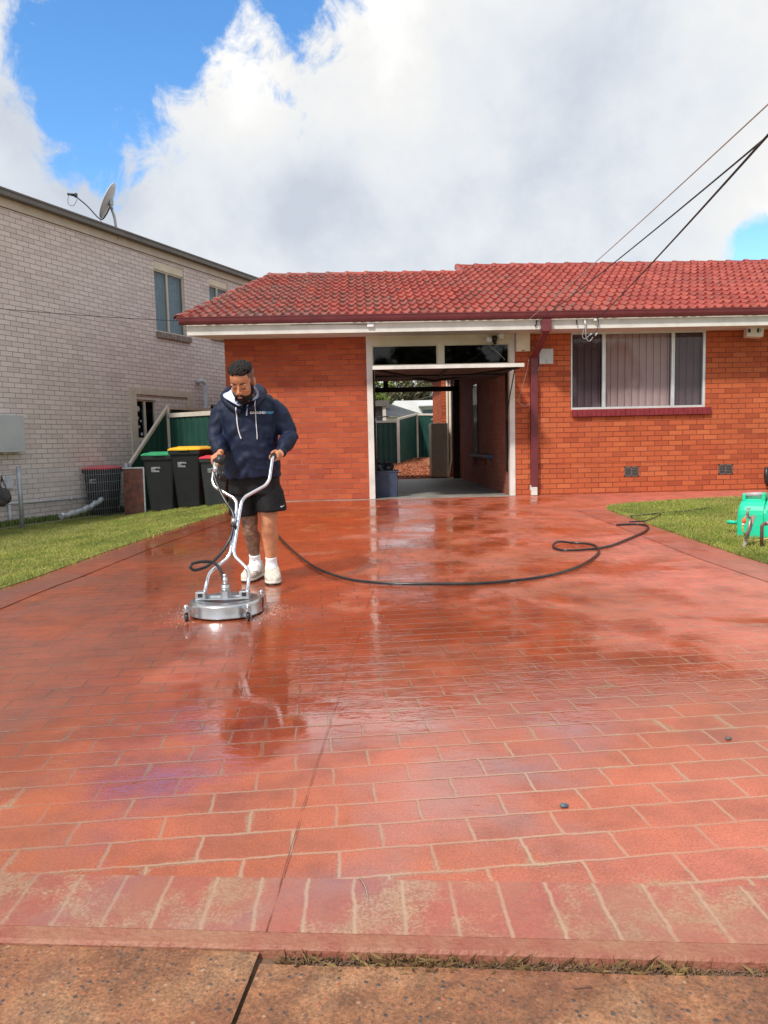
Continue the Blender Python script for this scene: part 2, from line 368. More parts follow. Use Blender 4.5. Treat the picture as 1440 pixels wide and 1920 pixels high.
M['orange'] = noisy('orange_plastic', (0.75,0.10,0.02), (0.85,0.15,0.03), 8, 0.4)
M['yellowhose'] = noisy('yellow_hose', (0.55,0.38,0.08), (0.65,0.46,0.12), 12, 0.5)
M['hose'] = noisy('black_rubber', (0.010,0.010,0.011), (0.022,0.021,0.021), 16, 0.30, 0.05, 60)
M['wire'] = noisy('cable_sheath', (0.012,0.012,0.012), (0.02,0.02,0.02), 10, 0.6)
M['wire_pale'] = noisy('pale_cable', (0.35,0.30,0.28), (0.45,0.40,0.37), 10, 0.6)
M['skin'] = noisy('tan_skin', (0.47,0.19,0.095), (0.58,0.26,0.14), 22, 0.5, 0.12, 160); M['skin'].node_tree.nodes['Principled BSDF'].inputs['Subsurface Weight'].default_value = 0.08
M['skin'].node_tree.nodes['Principled BSDF'].inputs['Subsurface Radius'].default_value = (0.02,0.008,0.004)
M['lips'] = noisy('lip_skin', (0.40,0.15,0.11), (0.46,0.18,0.14), 30, 0.45)
M['hair'] = noisy('dark_hair', (0.004,0.003,0.003), (0.016,0.011,0.010), 70, 0.65, 0.8, 120, spec=0.25)
M['fade'] = noisy('cropped_hair', (0.13,0.065,0.042), (0.21,0.105,0.065), 90, 0.6, 0.3, 150)
M['lining'] = noisy('pale_lining', (0.48,0.56,0.82), (0.60,0.66,0.86), 8, 0.75)
M['cord'] = noisy('white_cord', (0.66,0.66,0.68), (0.78,0.78,0.80), 30, 0.7)
M['navy'] = noisy('navy_fabric', (0.004,0.009,0.030), (0.006,0.013,0.040), 7, 0.6, 0.15, 300, spec=0.3)
M['shorts'] = noisy('black_fabric', (0.006,0.006,0.008), (0.010,0.010,0.012), 7, 0.65, 0.15, 300, spec=0.25)
M['sock'] = noisy('white_sock', (0.68,0.69,0.74), (0.78,0.79,0.83), 30, 0.8, 0.3, 200)
M['shoe'] = noisy('off_white_shoe', (0.50,0.45,0.38), (0.68,0.63,0.55), 25, 0.6, 0.3, 90)
M['sole'] = noisy('shoe_sole', (0.55,0.52,0.47), (0.66,0.62,0.56), 25, 0.5)
M['decal'] = noisy('white_print', (0.72,0.73,0.75), (0.80,0.80,0.82), 5, 0.5)
M['decal_blue'] = noisy('blue_print', (0.06,0.30,0.50), (0.10,0.38,0.58), 5, 0.5)
M['steelbrush'] = noisy('brushed_steel', (0.42,0.42,0.43), (0.56,0.56,0.57), 5, 0.30, 0.0, metal=0.95)
M['whitehouse'] = noisy('white_render', (0.66,0.68,0.70), (0.76,0.77,0.79), 1, 0.7)
M['slate'] = noisy('slate_roof', (0.085,0.095,0.11), (0.13,0.14,0.155), 1.5, 0.6, 0.4, 12)
M['bark'] = noisy('tree_bark', (0.09,0.07,0.05), (0.20,0.16,0.12), 6, 0.9, 0.5, 20)
def mth_pre(nt, f, bk):
    a = N(nt, 'ShaderNodeMath', operation='SUBTRACT'); a.inputs[0].default_value = 1.0; nt.links.new(bk, a.inputs[1])
    b = N(nt, 'ShaderNodeMath', operation='MULTIPLY'); nt.links.new(f, b.inputs[0]); nt.links.new(a.outputs[0], b.inputs[1]); return b.outputs[0]
def glass_mat(name, tint, rough=0.03, refl=1.0, dark=(0.02,0.022,0.025)):
    m_, nt, b, L = mat(name)
    out = nt.nodes['Material Output']; nt.nodes.remove(b)
    g = N(nt, 'ShaderNodeBsdfGlossy'); g.inputs['Roughness'].default_value = rough; g.inputs['Color'].default_value = (0.9*refl,0.93*refl,0.96*refl,1)
    tr = N(nt, 'ShaderNodeBsdfTransparent'); tr.inputs[0].default_value = (*tint, 1)
    fr_ = N(nt, 'ShaderNodeFresnel'); fr_.inputs[0].default_value = 1.48; ge = N(nt, 'ShaderNodeNewGeometry'); fr = mth_pre(nt, fr_.outputs[0], ge.outputs['Backfacing'])
    tc = N(nt, 'ShaderNodeTexCoord'); bp = N(nt, 'ShaderNodeBump'); bp.inputs['Strength'].default_value = 0.05; bp.inputs['Distance'].default_value = 0.02
    L(tnoise(nt, tc.outputs['Object'], 1.7, 2), bp.inputs['Height']); L(bp.outputs[0], g.inputs['Normal'])
    mx = N(nt, 'ShaderNodeMixShader'); L(fr, mx.inputs[0]); L(tr.outputs[0], mx.inputs[1]); L(g.outputs[0], mx.inputs[2]); L(mx.outputs[0], out.inputs[0])
    return m_
M['glass'] = glass_mat('window_glass', (0.80,0.82,0.83))
M['glass_dark'] = glass_mat('tinted_glass', (0.30,0.30,0.30))
M['glass_blue'] = glass_mat('pale_glass', (0.62,0.70,0.74), refl=1.0)
M['bulb'] = noisy('clear_bulb', (0.55,0.57,0.58), (0.70,0.72,0.73), 6, 0.12)
def leaf_mat(name, c1, c2, c3):
    m_, nt, b, L = mat(name)
    oi = N(nt, 'ShaderNodeObjectInfo'); ge = N(nt, 'ShaderNodeNewGeometry'); tc = N(nt, 'ShaderNodeTexCoord')
    base = ramp(nt, ge.outputs['Random Per Island'], [(0.0,c1),(0.55,c2),(1.0,c3)])
    n = tnoise(nt, tc.outputs['Object'], 0.9, 4); base = mixrgb(nt, 0.7, base, ramp(nt, n, [(0.3,(0.62,0.66,0.6)),(0.7,(1.3,1.25,1.15))]), 'MULTIPLY')
    if name == 'grass_blades':
        base = mixrgb(nt, ramp(nt, tnoise(nt, tc.outputs['Object'], 2.3, 6, 0.7, 0.5), [(0.42,(0,0,0)),(0.66,(0.75,0.75,0.75))]), base, (0.42,0.36,0.13))
        base = mixrgb(nt, ramp(nt, tnoise(nt, tc.outputs['Object'], 1.5, 4, 0.6, loc=(8,2,0)), [(0.46,(0,0,0)),(0.66,(0.6,0.6,0.6))]), base, (0.085,0.15,0.02))
    L(base, b.inputs['Base Color']); setp(b, rough=0.6, spec=0.3)
    try: b.inputs['Transmission Weight'].default_value = 0.0
    except Exception: pass
    return m_
M['grass'] = leaf_mat('grass_blades', (0.16,0.23,0.028), (0.28,0.35,0.055), (0.50,0.47,0.16))
M['leaf'] = leaf_mat('bright_leaves', (0.05,0.09,0.015), (0.12,0.18,0.03), (0.22,0.27,0.05))
M['gum'] = leaf_mat('gum_leaves', (0.05,0.065,0.035), (0.10,0.11,0.06), (0.17,0.15,0.08))
M['weed'] = leaf_mat('dry_weeds', (0.10,0.055,0.03), (0.20,0.12,0.06), (0.30,0.22,0.10))
# ---------------------------------------------------------------- ground materials
def drive_mat(name, mode):
    m_, nt, b, L = mat(name)
    tc = N(nt, 'ShaderNodeTexCoord'); ob = tc.outputs['Object']; uv = tc.outputs['UV']
    nv = tnoise(nt, ob, 6, 3)
    v2 = N(nt, 'ShaderNodeTexNoise'); v2.inputs['Scale'].default_value = 9; v2.inputs['Detail'].default_value = 7; v2.inputs['Roughness'].default_value = 0.7; L(ob, v2.inputs[0])
    wob = N(nt, 'ShaderNodeVectorMath', operation='MULTIPLY_ADD'); L(v2.outputs['Color'], wob.inputs[0]); wob.inputs[1].default_value = (0.026,0.026,0)
    mp = N(nt, 'ShaderNodeMapping'); L(ob if mode == 'field' else uv, mp.inputs[0])
    if mode == 'field': mp.inputs['Rotation'].default_value = (0,0,R(-3.6)); mp.inputs['Location'].default_value = (0.075, 0.016, 0)
    L(mp.outputs[0], wob.inputs[2])
    bt = N(nt, 'ShaderNodeTexBrick'); L(wob.outputs[0], bt.inputs[0]); bt.offset = 0.5 if mode == 'field' else 0.0
    bt.inputs['Scale'].default_value = 1; bt.inputs['Brick Width'].default_value = 0.252 if mode == 'field' else 0.118
    bt.inputs['Row Height'].default_value = 0.131 if mode == 'field' else 10.0
    bt.inputs['Mortar Size'].default_value = 0.0080; bt.inputs['Mortar Smooth'].default_value = 0.8; bt.inputs['Bias'].default_value = 0
    bt.inputs['Color1'].default_value = (0,0,0,1); bt.inputs['Color2'].default_value = (1,1,1,1); bt.inputs['Mortar'].default_value = (.5,.5,.5,1)
    sc = N(nt, 'ShaderNodeSeparateColor'); L(bt.outputs['Color'], sc.inputs[0]); rnd = sc.outputs[0]; fac = bt.outputs['Fac']
    # joints fade out with wear
    wear = ramp(nt, tnoise(nt, ob, 1.6, 5, 0.6), [(0.40,(1,1,1)),(0.66,(0.35,0.35,0.35))])
    facw = mth(nt, 'MULTIPLY', fac, wear)
    sx = N(nt, 'ShaderNodeSeparateXYZ'); L(ob, sx.inputs[0]); X, Y = sx.outputs[0], sx.outputs[1]
    # paint colour: more pink-red where it has faded, brick orange where it is fresh
    big = tnoise(nt, ob, 0.55, 5, 0.55, 0.4)
    pink = mth(nt, 'ADD', mth(nt, 'MULTIPLY', mth(nt, 'SUBTRACT', big, 0.5), 2.2), mth(nt, 'ADD', mth(nt, 'MULTIPLY', X, 0.17), 0.24), cl=True)
    c = mixrgb(nt, pink, (0.32,0.060,0.009), (0.49,0.120,0.084))
    c = mixrgb(nt, 0.8, c, ramp(nt, rnd, [(0,(0.90,0.90,0.90)),(1,(1.06,1.05,1.05))]), 'MULTIPLY')
    grain = tnoise(nt, ob, 140, 4, 0.7)
    c = mixrgb(nt, 0.75, c, ramp(nt, grain, [(0.35,(0.62,0.60,0.58)),(0.65,(1.32,1.34,1.34))]), 'MULTIPLY')
    mid = tnoise(nt, ob, 3.2, 7, 0.68)
    c = mixrgb(nt, 0.75, c, ramp(nt, mid, [(0.34,(0.60,0.54,0.52)),(0.52,(1,1,1)),(0.68,(1.22,1.22,1.20))]), 'MULTIPLY')
    # bare worn concrete: sandy blotches, strongest at the street end
    near = N(nt, 'ShaderNodeMapRange'); L(Y, near.inputs[0]); near.inputs['From Min'].default_value = 2.0; near.inputs['From Max'].default_value = 1.62
    near.inputs['To Min'].default_value = 0.0; near.inputs['To Max'].default_value = 0.12
    w1 = tnoise(nt, ob, 4.6, 9, 0.68, 0.35)
    w2 = tnoise(nt, ob, 1.1, 3, 0.5, loc=(4,2,0))
    wf = mth(nt, 'ADD', mth(nt, 'ADD', w1, near.outputs[0]), mth(nt, 'MULTIPLY', mth(nt, 'SUBTRACT', w2, 0.5), 0.35))
    if mode == 'band': wf = mth(nt, 'ADD', wf, 0.075)
    be = N(nt, 'ShaderNodeTexBrick'); L(wob.outputs[0], be.inputs[0]); be.offset = bt.offset; be.inputs['Scale'].default_value = 1
    for kk in ('Brick Width','Row Height'): be.inputs[kk].default_value = bt.inputs[kk].default_value
    be.inputs['Mortar Size'].default_value = 0.024; be.inputs['Mortar Smooth'].default_value = 1.0
    edge_ = be.outputs['Fac']; wf = mth(nt, 'ADD', wf, mth(nt, 'MULTIPLY', edge_, 0.13 if mode == 'field' else 0.035))
    wf = mth(nt, 'ADD', wf, mth(nt, 'MULTIPLY', mth(nt, 'SUBTRACT', grain, 0.5), 0.30))
    worn = ramp(nt, wf, [(0.66,(0,0,0)),(0.78,(1,1,1))])
    sand = mixrgb(nt, ramp(nt, grain, [(0.4,(0,0,0)),(0.6,(1,1,1))]), (0.22,0.105,0.052), (0.36,0.19,0.105))
    if mode != 'side': c = mixrgb(nt, mth(nt, 'MULTIPLY', worn, 0.85), c, sand)
    if mode == 'side': c = mixrgb(nt, 0.38, c, (0.20,0.05,0.035))
    if mode == 'band':
        c = mixrgb(nt, mth(nt, 'MULTIPLY', mth(nt, 'SUBTRACT', 1.0, worn), 0.45), c, (0.24,0.045,0.04))
        c = mixrgb(nt, mth(nt, 'MULTIPLY', ramp(nt, tnoise(nt, ob, 2.4, 7, 0.7, 0.5, loc=(3,9,0)), [(0.42,(0,0,0)),(0.62,(1,1,1))]), 0.55), c, (0.27,0.11,0.055))
    # joints: sand coloured at the street end, dark brown further in
    jn = N(nt, 'ShaderNodeMapRange'); L(mth(nt, 'ADD', Y, mth(nt, 'MULTIPLY', X, -0.8)), jn.inputs[0]); jn.inputs['From Min'].default_value = 1.8; jn.inputs['From Max'].default_value = 4.5
    jc = mixrgb(nt, jn.outputs[0], (0.38,0.22,0.14), (0.11,0.036,0.020))
    c = mixrgb(nt, mth(nt, 'MULTIPLY', facw, 0.85), c, jc)
    # dirt film near the left and the far end
    dl = mth(nt, 'MULTIPLY', ramp(nt, tnoise(nt, ob, 0.9, 6, 0.62, loc=(9,3,0)), [(0.48,(0,0,0)),(0.72,(1,1,1))]), 0.45)
    c = mixrgb(nt, dl, c, (0.16,0.055,0.03))
    L(c, b.inputs['Base Color'])
    # water: the film covers most of it; the street-side right is only damp
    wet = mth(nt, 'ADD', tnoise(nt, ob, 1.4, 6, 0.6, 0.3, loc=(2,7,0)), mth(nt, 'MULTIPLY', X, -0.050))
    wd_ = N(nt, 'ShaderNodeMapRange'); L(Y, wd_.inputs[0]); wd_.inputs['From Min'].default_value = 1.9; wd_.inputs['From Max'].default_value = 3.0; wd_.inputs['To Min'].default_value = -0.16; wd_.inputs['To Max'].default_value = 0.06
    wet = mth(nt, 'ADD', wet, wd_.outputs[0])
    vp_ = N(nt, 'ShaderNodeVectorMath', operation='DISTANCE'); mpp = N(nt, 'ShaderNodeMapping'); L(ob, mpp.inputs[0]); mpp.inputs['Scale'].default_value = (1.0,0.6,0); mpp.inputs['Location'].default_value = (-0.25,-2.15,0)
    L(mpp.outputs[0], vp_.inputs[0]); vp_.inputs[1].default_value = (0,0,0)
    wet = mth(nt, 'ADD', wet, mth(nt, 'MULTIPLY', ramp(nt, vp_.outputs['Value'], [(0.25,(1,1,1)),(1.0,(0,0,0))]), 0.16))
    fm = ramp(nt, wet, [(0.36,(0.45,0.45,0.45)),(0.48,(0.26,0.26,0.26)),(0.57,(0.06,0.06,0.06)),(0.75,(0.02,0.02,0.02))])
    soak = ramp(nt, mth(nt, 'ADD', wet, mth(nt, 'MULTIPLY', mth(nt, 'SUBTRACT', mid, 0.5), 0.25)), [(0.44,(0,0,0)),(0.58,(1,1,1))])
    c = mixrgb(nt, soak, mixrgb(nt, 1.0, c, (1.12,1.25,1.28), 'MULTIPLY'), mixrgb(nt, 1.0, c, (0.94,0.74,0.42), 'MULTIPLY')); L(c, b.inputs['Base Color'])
    film = ramp(nt, wet, [(0.40,(0.30,0.30,0.30)),(0.52,(0.60,0.60,0.60)),(0.68,(1,1,1))])
    b.inputs['Roughness'].default_value = 0.42; L(film, b.inputs['Coat Weight']); L(fm, b.inputs['Coat Roughness']); b.inputs['Coat IOR'].default_value = 3.8
    setp(b, spec=SPEC_DRIVE); b.inputs['IOR'].default_value = 1.5
    # relief: joints, grain and slow waves in the water film
    vd = N(nt, 'ShaderNodeVectorMath', operation='DISTANCE'); L(ob, vd.inputs[0]); vd.inputs[1].default_value = (-0.52, 4.86, 0)
    churn = mth(nt, 'MULTIPLY', ramp(nt, vd.outputs['Value'], [(0.10,(1,1,1)),(0.55,(0,0,0))]), 1.0)
    h = mth(nt, 'MULTIPLY', facw, -1.0)
    h = mth(nt, 'ADD', h, mth(nt, 'MULTIPLY', grain, 0.7))
    bp = N(nt, 'ShaderNodeBump'); bp.inputs['Strength'].default_value = 0.55; bp.inputs['Distance'].default_value = 0.004; L(h, bp.inputs['Height'])
    wv = tnoise(nt, ob, 1.0, 3, 0.6, 0.6, mapscale=(9, 26, 1)); wv2 = tnoise(nt, ob, 1.0, 2, 0.5, 0.3, mapscale=(30, 75, 1))
    wmask = ramp(nt, tnoise(nt, ob, 1.3, 4, 0.6, loc=(6,1,0)), [(0.44,(0.10,0.10,0.10)),(0.60,(1,1,1))])
    wav = mth(nt, 'MULTIPLY', mth(nt, 'ADD', wv, mth(nt, 'MULTIPLY', wv2, 0.45)), wmask)
    wav = mth(nt, 'SUBTRACT', wav, mth(nt, 'MULTIPLY', facw, 0.30))
    wav = mth(nt, 'ADD', wav, mth(nt, 'MULTIPLY', tnoise(nt, ob, 55, 3, 0.6), 0.05))
    wav = mth(nt, 'ADD', wav, mth(nt, 'MULTIPLY', mth(nt, 'MULTIPLY', tnoise(nt, ob, 38, 4, 0.6, 1.0), churn), 2.2))
    bp2 = N(nt, 'ShaderNodeBump'); bp2.inputs['Strength'].default_value = 0.32; bp2.inputs['Distance'].default_value = 0.0060; L(wav, bp2.inputs['Height'])
    L(bp.outputs[0], b.inputs['Normal']); L(bp2.outputs[0], b.inputs['Coat Normal'])
    return m_
SPEC_DRIVE = 0.15
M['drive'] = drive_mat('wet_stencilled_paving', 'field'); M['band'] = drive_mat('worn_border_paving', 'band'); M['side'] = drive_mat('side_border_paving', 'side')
def aggregate():
    m_, nt, b, L = mat('exposed_aggregate'); ob = N(nt, 'ShaderNodeTexCoord').outputs['Object']
    n1 = tnoise(nt, ob, 2.6, 6, 0.6, 0.4); base = ramp(nt, n1, [(0.3,(0.15,0.072,0.042)),(0.5,(0.25,0.12,0.062)),(0.7,(0.30,0.185,0.11))])
    n2 = tnoise(nt, ob, 120, 5, 0.75); base = mixrgb(nt, 0.8, base, ramp(nt, n2, [(0.35,(0.42,0.40,0.38)),(0.65,(1.55,1.5,1.45))]), 'MULTIPLY')
    n4 = tnoise(nt, ob, 14, 6, 0.7, 0.5); base = mixrgb(nt, 0.8, base, ramp(nt, n4, [(0.35,(0.62,0.60,0.60)),(0.62,(1.35,1.25,1.15))]), 'MULTIPLY')
    vo = N(nt, 'ShaderNodeTexVoronoi'); vo.inputs['Scale'].default_value = 75; L(ob, vo.inputs[0]); vo.inputs['Randomness'].default_value = 1
    sc = N(nt, 'ShaderNodeSeparateColor'); L(vo.outputs['Color'], sc.inputs[0])
    stone = ramp(nt, mth(nt, 'ADD', vo.outputs['Distance'], mth(nt, 'MULTIPLY', mth(nt, 'SUBTRACT', n2, 0.5), 0.5)), [(0.22,(1,1,1)),(0.42,(0,0,0))])
    pick = mth(nt, 'GREATER_THAN', mth(nt, 'ADD', sc.outputs[0], mth(nt, 'MULTIPLY', tnoise(nt, ob, 3.5, 3, loc=(5,5,0)), 0.9)), 1.12)
    scol = ramp(nt, sc.outputs[1], [(0,(0.045,0.042,0.05)),(0.55,(0.11,0.085,0.07)),(0.80,(0.34,0.11,0.045)),(1,(0.38,0.27,0.18))])
    base = mixrgb(nt, mth(nt, 'MULTIPLY', stone, pick), base, scol)
    red = ramp(nt, tnoise(nt, ob, 1.7, 6, 0.65, loc=(1,8,0)), [(0.5,(0,0,0)),(0.62,(1,1,1))])
    base = mixrgb(nt, mth(nt, 'MULTIPLY', red, 0.45), base, (0.24,0.07,0.04))
    L(base, b.inputs['Base Color']); L(ramp(nt, n1, [(0.35,(0.30,0.30,0.30)),(0.6,(0.55,0.55,0.55))]), b.inputs['Roughness']); setp(b, spec=0.5)
    bp = N(nt, 'ShaderNodeBump'); bp.inputs['Strength'].default_value = 0.8; bp.inputs['Distance'].default_value = 0.004
    L(mth(nt, 'ADD', n2, mth(nt, 'MULTIPLY', mth(nt, 'MULTIPLY', stone, pick), 0.5)), bp.inputs['Height']); L(bp.outputs[0], b.inputs['Normal'])
    return m_
M['agg'] = aggregate()
M['soil'] = noisy('lawn_soil', (0.10,0.11,0.03), (0.20,0.19,0.06), 6, 0.9, 0.5, 40)
M['soil_dark'] = noisy('dark_soil', (0.11,0.065,0.04), (0.20,0.12,0.075), 20, 0.9, 0.8, 60)
M['mulch'] = noisy('orange_wood_mulch', (0.17,0.055,0.025), (0.42,0.15,0.07), 45, 0.9, 1.0, 60)
# ---------------------------------------------------------------- ground
def sheet(name, xs_fn, ys, zfn, mt, nx=24, kind='structure'):
    mb = MB(); k = nx+1
    for y in ys:
        x0, x1 = xs_fn(y)
        for i in range(k):
            x = x0+(x1-x0)*i/nx; mb.v.append((x, y, zfn(x, y)))
    for r_ in range(len(ys)-1):
        for i in range(nx):
            a = r_*k+i; mb.f.append((a, a+1, a+k+1, a+k)); mb.sm.append(True); mb.mi.append(0)
    o = mb.build(name, mt); tag(o, kind=kind); return o
gb = MB(); gb.quad((-400,-400,-0.36),(400,-400,-0.36),(400,900,-0.36),(-400,900,-0.36)); tag(gb.build('ground', M['soil']), kind='structure')
# the paved end line leans a little: y as a function of x
def yband0(x): return 1.535-0.105*x
def yband1(x): return 1.792-0.100*x
SIDE = 0.44
def lerp(a, b, t): return a+(b-a)*t
mb = MB(); nx, ny = 40, 60
for j in range(ny+1):
    for i in range(nx+1):
        t = j/ny
        yy = 1.7+(12.62-1.7)*t**1.3
        xl = edgeX(yy) if yy < 11.6 else -2.25
        x = lerp(xl, 3.43 if yy < 10.2 else 3.43, i/nx)
        y0 = yband1(x)
        y = y0+(12.62-y0)*t**1.3
        mb.v.append((x, y, gz(y)))
for j in range(ny):
    for i in range(nx):
        a = j*(nx+1)+i; mb.f.append((a,a+1,a+nx+2,a+nx+1)); mb.sm.append(True); mb.mi.append(0)
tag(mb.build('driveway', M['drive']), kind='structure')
def strip(name, pts_in, pts_out, dz, mt, ulen=True):
    # strip between two polylines with UV along (u) and across (v)
    mb = MB(); k = len(pts_in)
    for a, b in zip(pts_in, pts_out): mb.v += [(a[0],a[1],gz(a[1])+dz), (b[0],b[1],gz(b[1])+dz)]
    for i in range(k-1): mb.f.append((2*i,2*i+1,2*i+3,2*i+2)); mb.sm.append(True); mb.mi.append(0)
    me = mb.mesh(name); s_ = [0]
    for i in range(1, k): s_.append(s_[-1]+math.dist(pts_in[i][:2], pts_in[i-1][:2]))
    l = me.uv_layers[0].data
    for p in me.polygons:
        for li in p.loop_indices:
            vi = me.loops[li].vertex_index; l[li].uv = (s_[vi//2]*1.0+0.03, 0.3+0.3*(vi%2))
    bm = bmesh.new(); bm.from_mesh(me); bmesh.ops.recalc_face_normals(bm, faces=bm.faces[:])
    if bm.faces[0].normal.z < 0: bmesh.ops.reverse_faces(bm, faces=bm.faces[:])
    bm.to_mesh(me); bm.free()
    return tag(obj_from(name, me, mt), kind='structure')
ysr = [2.0+0.35*i for i in range(24)]+[10.3]
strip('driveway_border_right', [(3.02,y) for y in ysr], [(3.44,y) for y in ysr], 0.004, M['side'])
ysl = [1.9+0.3*i for i in range(34)]+[12.0]
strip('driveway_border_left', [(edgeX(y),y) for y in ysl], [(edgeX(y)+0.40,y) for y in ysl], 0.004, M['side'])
xb = [-3.4+0.25*i for i in range(29)]
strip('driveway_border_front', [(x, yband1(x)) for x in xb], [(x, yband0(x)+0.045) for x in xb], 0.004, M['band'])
# concrete lip and its little step down to the footpath
mb = MB()
for x in xb:
    y0 = yband0(x); w_ = 0.004*mnoise.noise(Vector((x*9,0,0)))
    mb.v += [(x, y0+0.047, 0.0035), (x, y0+0.004, 0.002), (x, y0-0.002+w_, -0.006), (x, y0-0.006+w_, -0.05)]
for i in range(len(xb)-1):
    for k in range(3): a = 4*i+k; mb.f.append((a,a+4,a+5,a+1)[::-1]); mb.sm.append(False); mb.mi.append(0)
tag(mb.build('driveway_lip', noisy('worn_lip',(0.26,0.075,0.050),(0.31,0.155,0.092),7,0.6,0.6,70,lo=.35,hi=.68), fix=True), kind='structure')
# path along the right wing of the house
mb = MB(); xs = [3.43,3.55,3.8,4.4,5.4,6.4,7.5,9.0,12.0]; yn = [10.2,10.5,10.75,10.98,11.25,11.46,11.58,11.62,11.64]
for x, y in zip(xs, yn): mb.v += [(x,y-0.05,gz(y)), (x,12.62,gz(12.6))]
for i in range(len(xs)-1): mb.f.append((2*i,2*i+2,2*i+3,2*i+1)); mb.sm.append(True); mb.mi.append(0)
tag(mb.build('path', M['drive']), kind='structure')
# footpath slab pieces split by the joint that runs on from the saw cut
def jx(y): return -0.235-0.135*(1.6-y)
for side in (-1, 1):
    mb = MB()
    for y in (1.0, 1.15, 1.3, 1.42):
        pass
    rows = 12; cols_ = 24
    for j in range(rows+1):
        for i in range(cols_+1):
            t = j/rows
            xe = -3.6 if side < 0 else 3.6
            yb_ = 0.3+(1.53-0.3)*t
            x = lerp(jx(yb_)+side*0.0018+0.003*mnoise.noise(Vector((0,yb_*14,side))), xe, i/cols_)
            y = 0.3+(yband0(x)-(0.006 if side < 0 else 0.036+0.008*mnoise.noise(Vector((x*5,0,7))))-0.3)*t
            mb.v.append((x, y, -0.012+(0.004 if side < 0 else 0)+0.004*mnoise.noise(Vector((x*3,y*3,0)))))
    for j in range(rows):
        for i in range(cols_):
            a = j*(cols_+1)+i; f = (a,a+1,a+cols_+2,a+cols_+1); mb.f.append(f if side > 0 else f[::-1]); mb.sm.append(True); mb.mi.append(0)
    tag(mb.build('footpath', M['agg']), kind='structure')
mb = MB(); mb.quad((-4,0.2,-0.026),(4,0.2,-0.026),(4,2.2,-0.026),(-4,2.2,-0.026)); tag(mb.build('soil', M['soil_dark']), kind='structure')
# saw cut across the paving
M['cut'] = noisy('sawcut_dirt', (0.08,0.025,0.015), (0.24,0.08,0.045), 30, 0.6)
cut = [(-0.236,1.60),(-0.205,2.05),(-0.175,2.45),(-0.12,3.1),(0.0,4.6),(0.12,6.0),(0.27,7.8),(0.42,9.4),(0.61,11.33),(0.72,12.4)]
mb = MB(); pts = smooth_path([(x,y,0) for x, y in cut], 12)
for i, p in enumerate(pts):
    w_ = 0.0009+0.0014*mnoise.noise(Vector((p.x*20,p.y*11,0))); xo = 0.003*mnoise.noise(Vector((0,p.y*9,5)))
    mb.v += [(p.x-w_+xo,p.y,gz(p.y)+0.0075),(p.x+w_+xo,p.y,gz(p.y)+0.0075)]
for i in range(len(pts)-1): mb.f.append((2*i,2*i+1,2*i+3,2*i+2)); mb.sm.append(True); mb.mi.append(0)
tag(mb.build('saw_cut', M['cut']), kind='structure')
# lawns
LR = [(3.435,1.9),(3.435,10.15),(3.50,10.45),(3.62,10.65),(4.0,10.85),(5.0,11.17),(6.0,11.4),(7.0,11.53),(9.0,11.62),(11.5,11.62)]
def lawn_r_top(x): return float(np.interp(x, [p[0] for p in LR[1:]], [p[1] for p in LR[1:]]))
mb = MB(); nx, ny = 30, 24
for i in range(nx+1):
    x = 3.435+(11.5-3.435)*(i/nx)**1.6
    for j in range(ny+1):
        y = lerp(1.9, lawn_r_top(x), j/ny); mb.v.append((x,y,gz(y)+0.010+(0.012*mnoise.noise(Vector((x*1.2,y*1.2,0))) if i else 0)))
for i in range(nx):
    for j in range(ny): a = i*(ny+1)+j; mb.f.append((a,a+ny+1,a+ny+2,a+1)); mb.sm.append(True); mb.mi.append(0)
tag(mb.build('lawn_right', M['soil']), kind='structure')
mb = MB(); ys = [1.6+i*0.4 for i in range(50)]; nx = 20
for y in ys:
    for i in range(nx+1):
        x = edgeX(y)-(i/nx)**1.5*9; mb.v.append((x,y,gnd(x,y)+0.008))
for r_ in range(len(ys)-1):
    for i in range(nx): a = r_*(nx+1)+i; mb.f.append((a,a+nx+1,a+nx+2,a+1)); mb.sm.append(True); mb.mi.append(0)
tag(mb.build('lawn_left', M['soil'], fix=True), kind='structure')
def blades(name, n, sampler, zf, h=(0.018,0.045), w=0.0045, seed=1, mt='grass', label=None, cat='grass', lean=0.7):
    rg = np.random.default_rng(seed); P = sampler(rg, n); n = len(P)
    z = np.array([zf(p[0], p[1]) for p in P]); a = rg.uniform(0, 2*np.pi, n); hh = rg.uniform(h[0], h[1], n); ww = w*rg.uniform(0.6,1.4,n)
    dx, dy = np.cos(a)*ww/2, np.sin(a)*ww/2; la = rg.uniform(0, 2*np.pi, n); ll = hh*rg.uniform(0.1,lean,n)
    V = np.empty((n*4,3)); V[0::4] = np.c_[P[:,0]-dx,P[:,1]-dy,z-0.004]; V[1::4] = np.c_[P[:,0]+dx,P[:,1]+dy,z-0.004]
    V[2::4] = np.c_[P[:,0]+np.cos(la)*ll*.55+dx*.7,P[:,1]+np.sin(la)*ll*.55+dy*.7,z+hh*.7]; V[3::4] = np.c_[P[:,0]+np.cos(la)*ll*1.2,P[:,1]+np.sin(la)*ll*1.2,z+hh]
    me = bpy.data.meshes.new(name); me.vertices.add(n*4); me.vertices.foreach_set('co', V.ravel())
    b4 = np.arange(n)*4; F = np.stack([b4,b4+1,b4+2,b4+3],1).ravel()
    me.loops.add(n*4); me.loops.foreach_set('vertex_index', F.astype(np.int32)); me.polygons.add(n)
    me.polygons.foreach_set('loop_start', (np.arange(n)*4).astype(np.int32)); me.polygons.foreach_set('loop_total', np.full(n,4,np.int32)); me.update(calc_edges=True)
    return tag(obj_from(name, me, M[mt]), label, cat, kind='stuff')
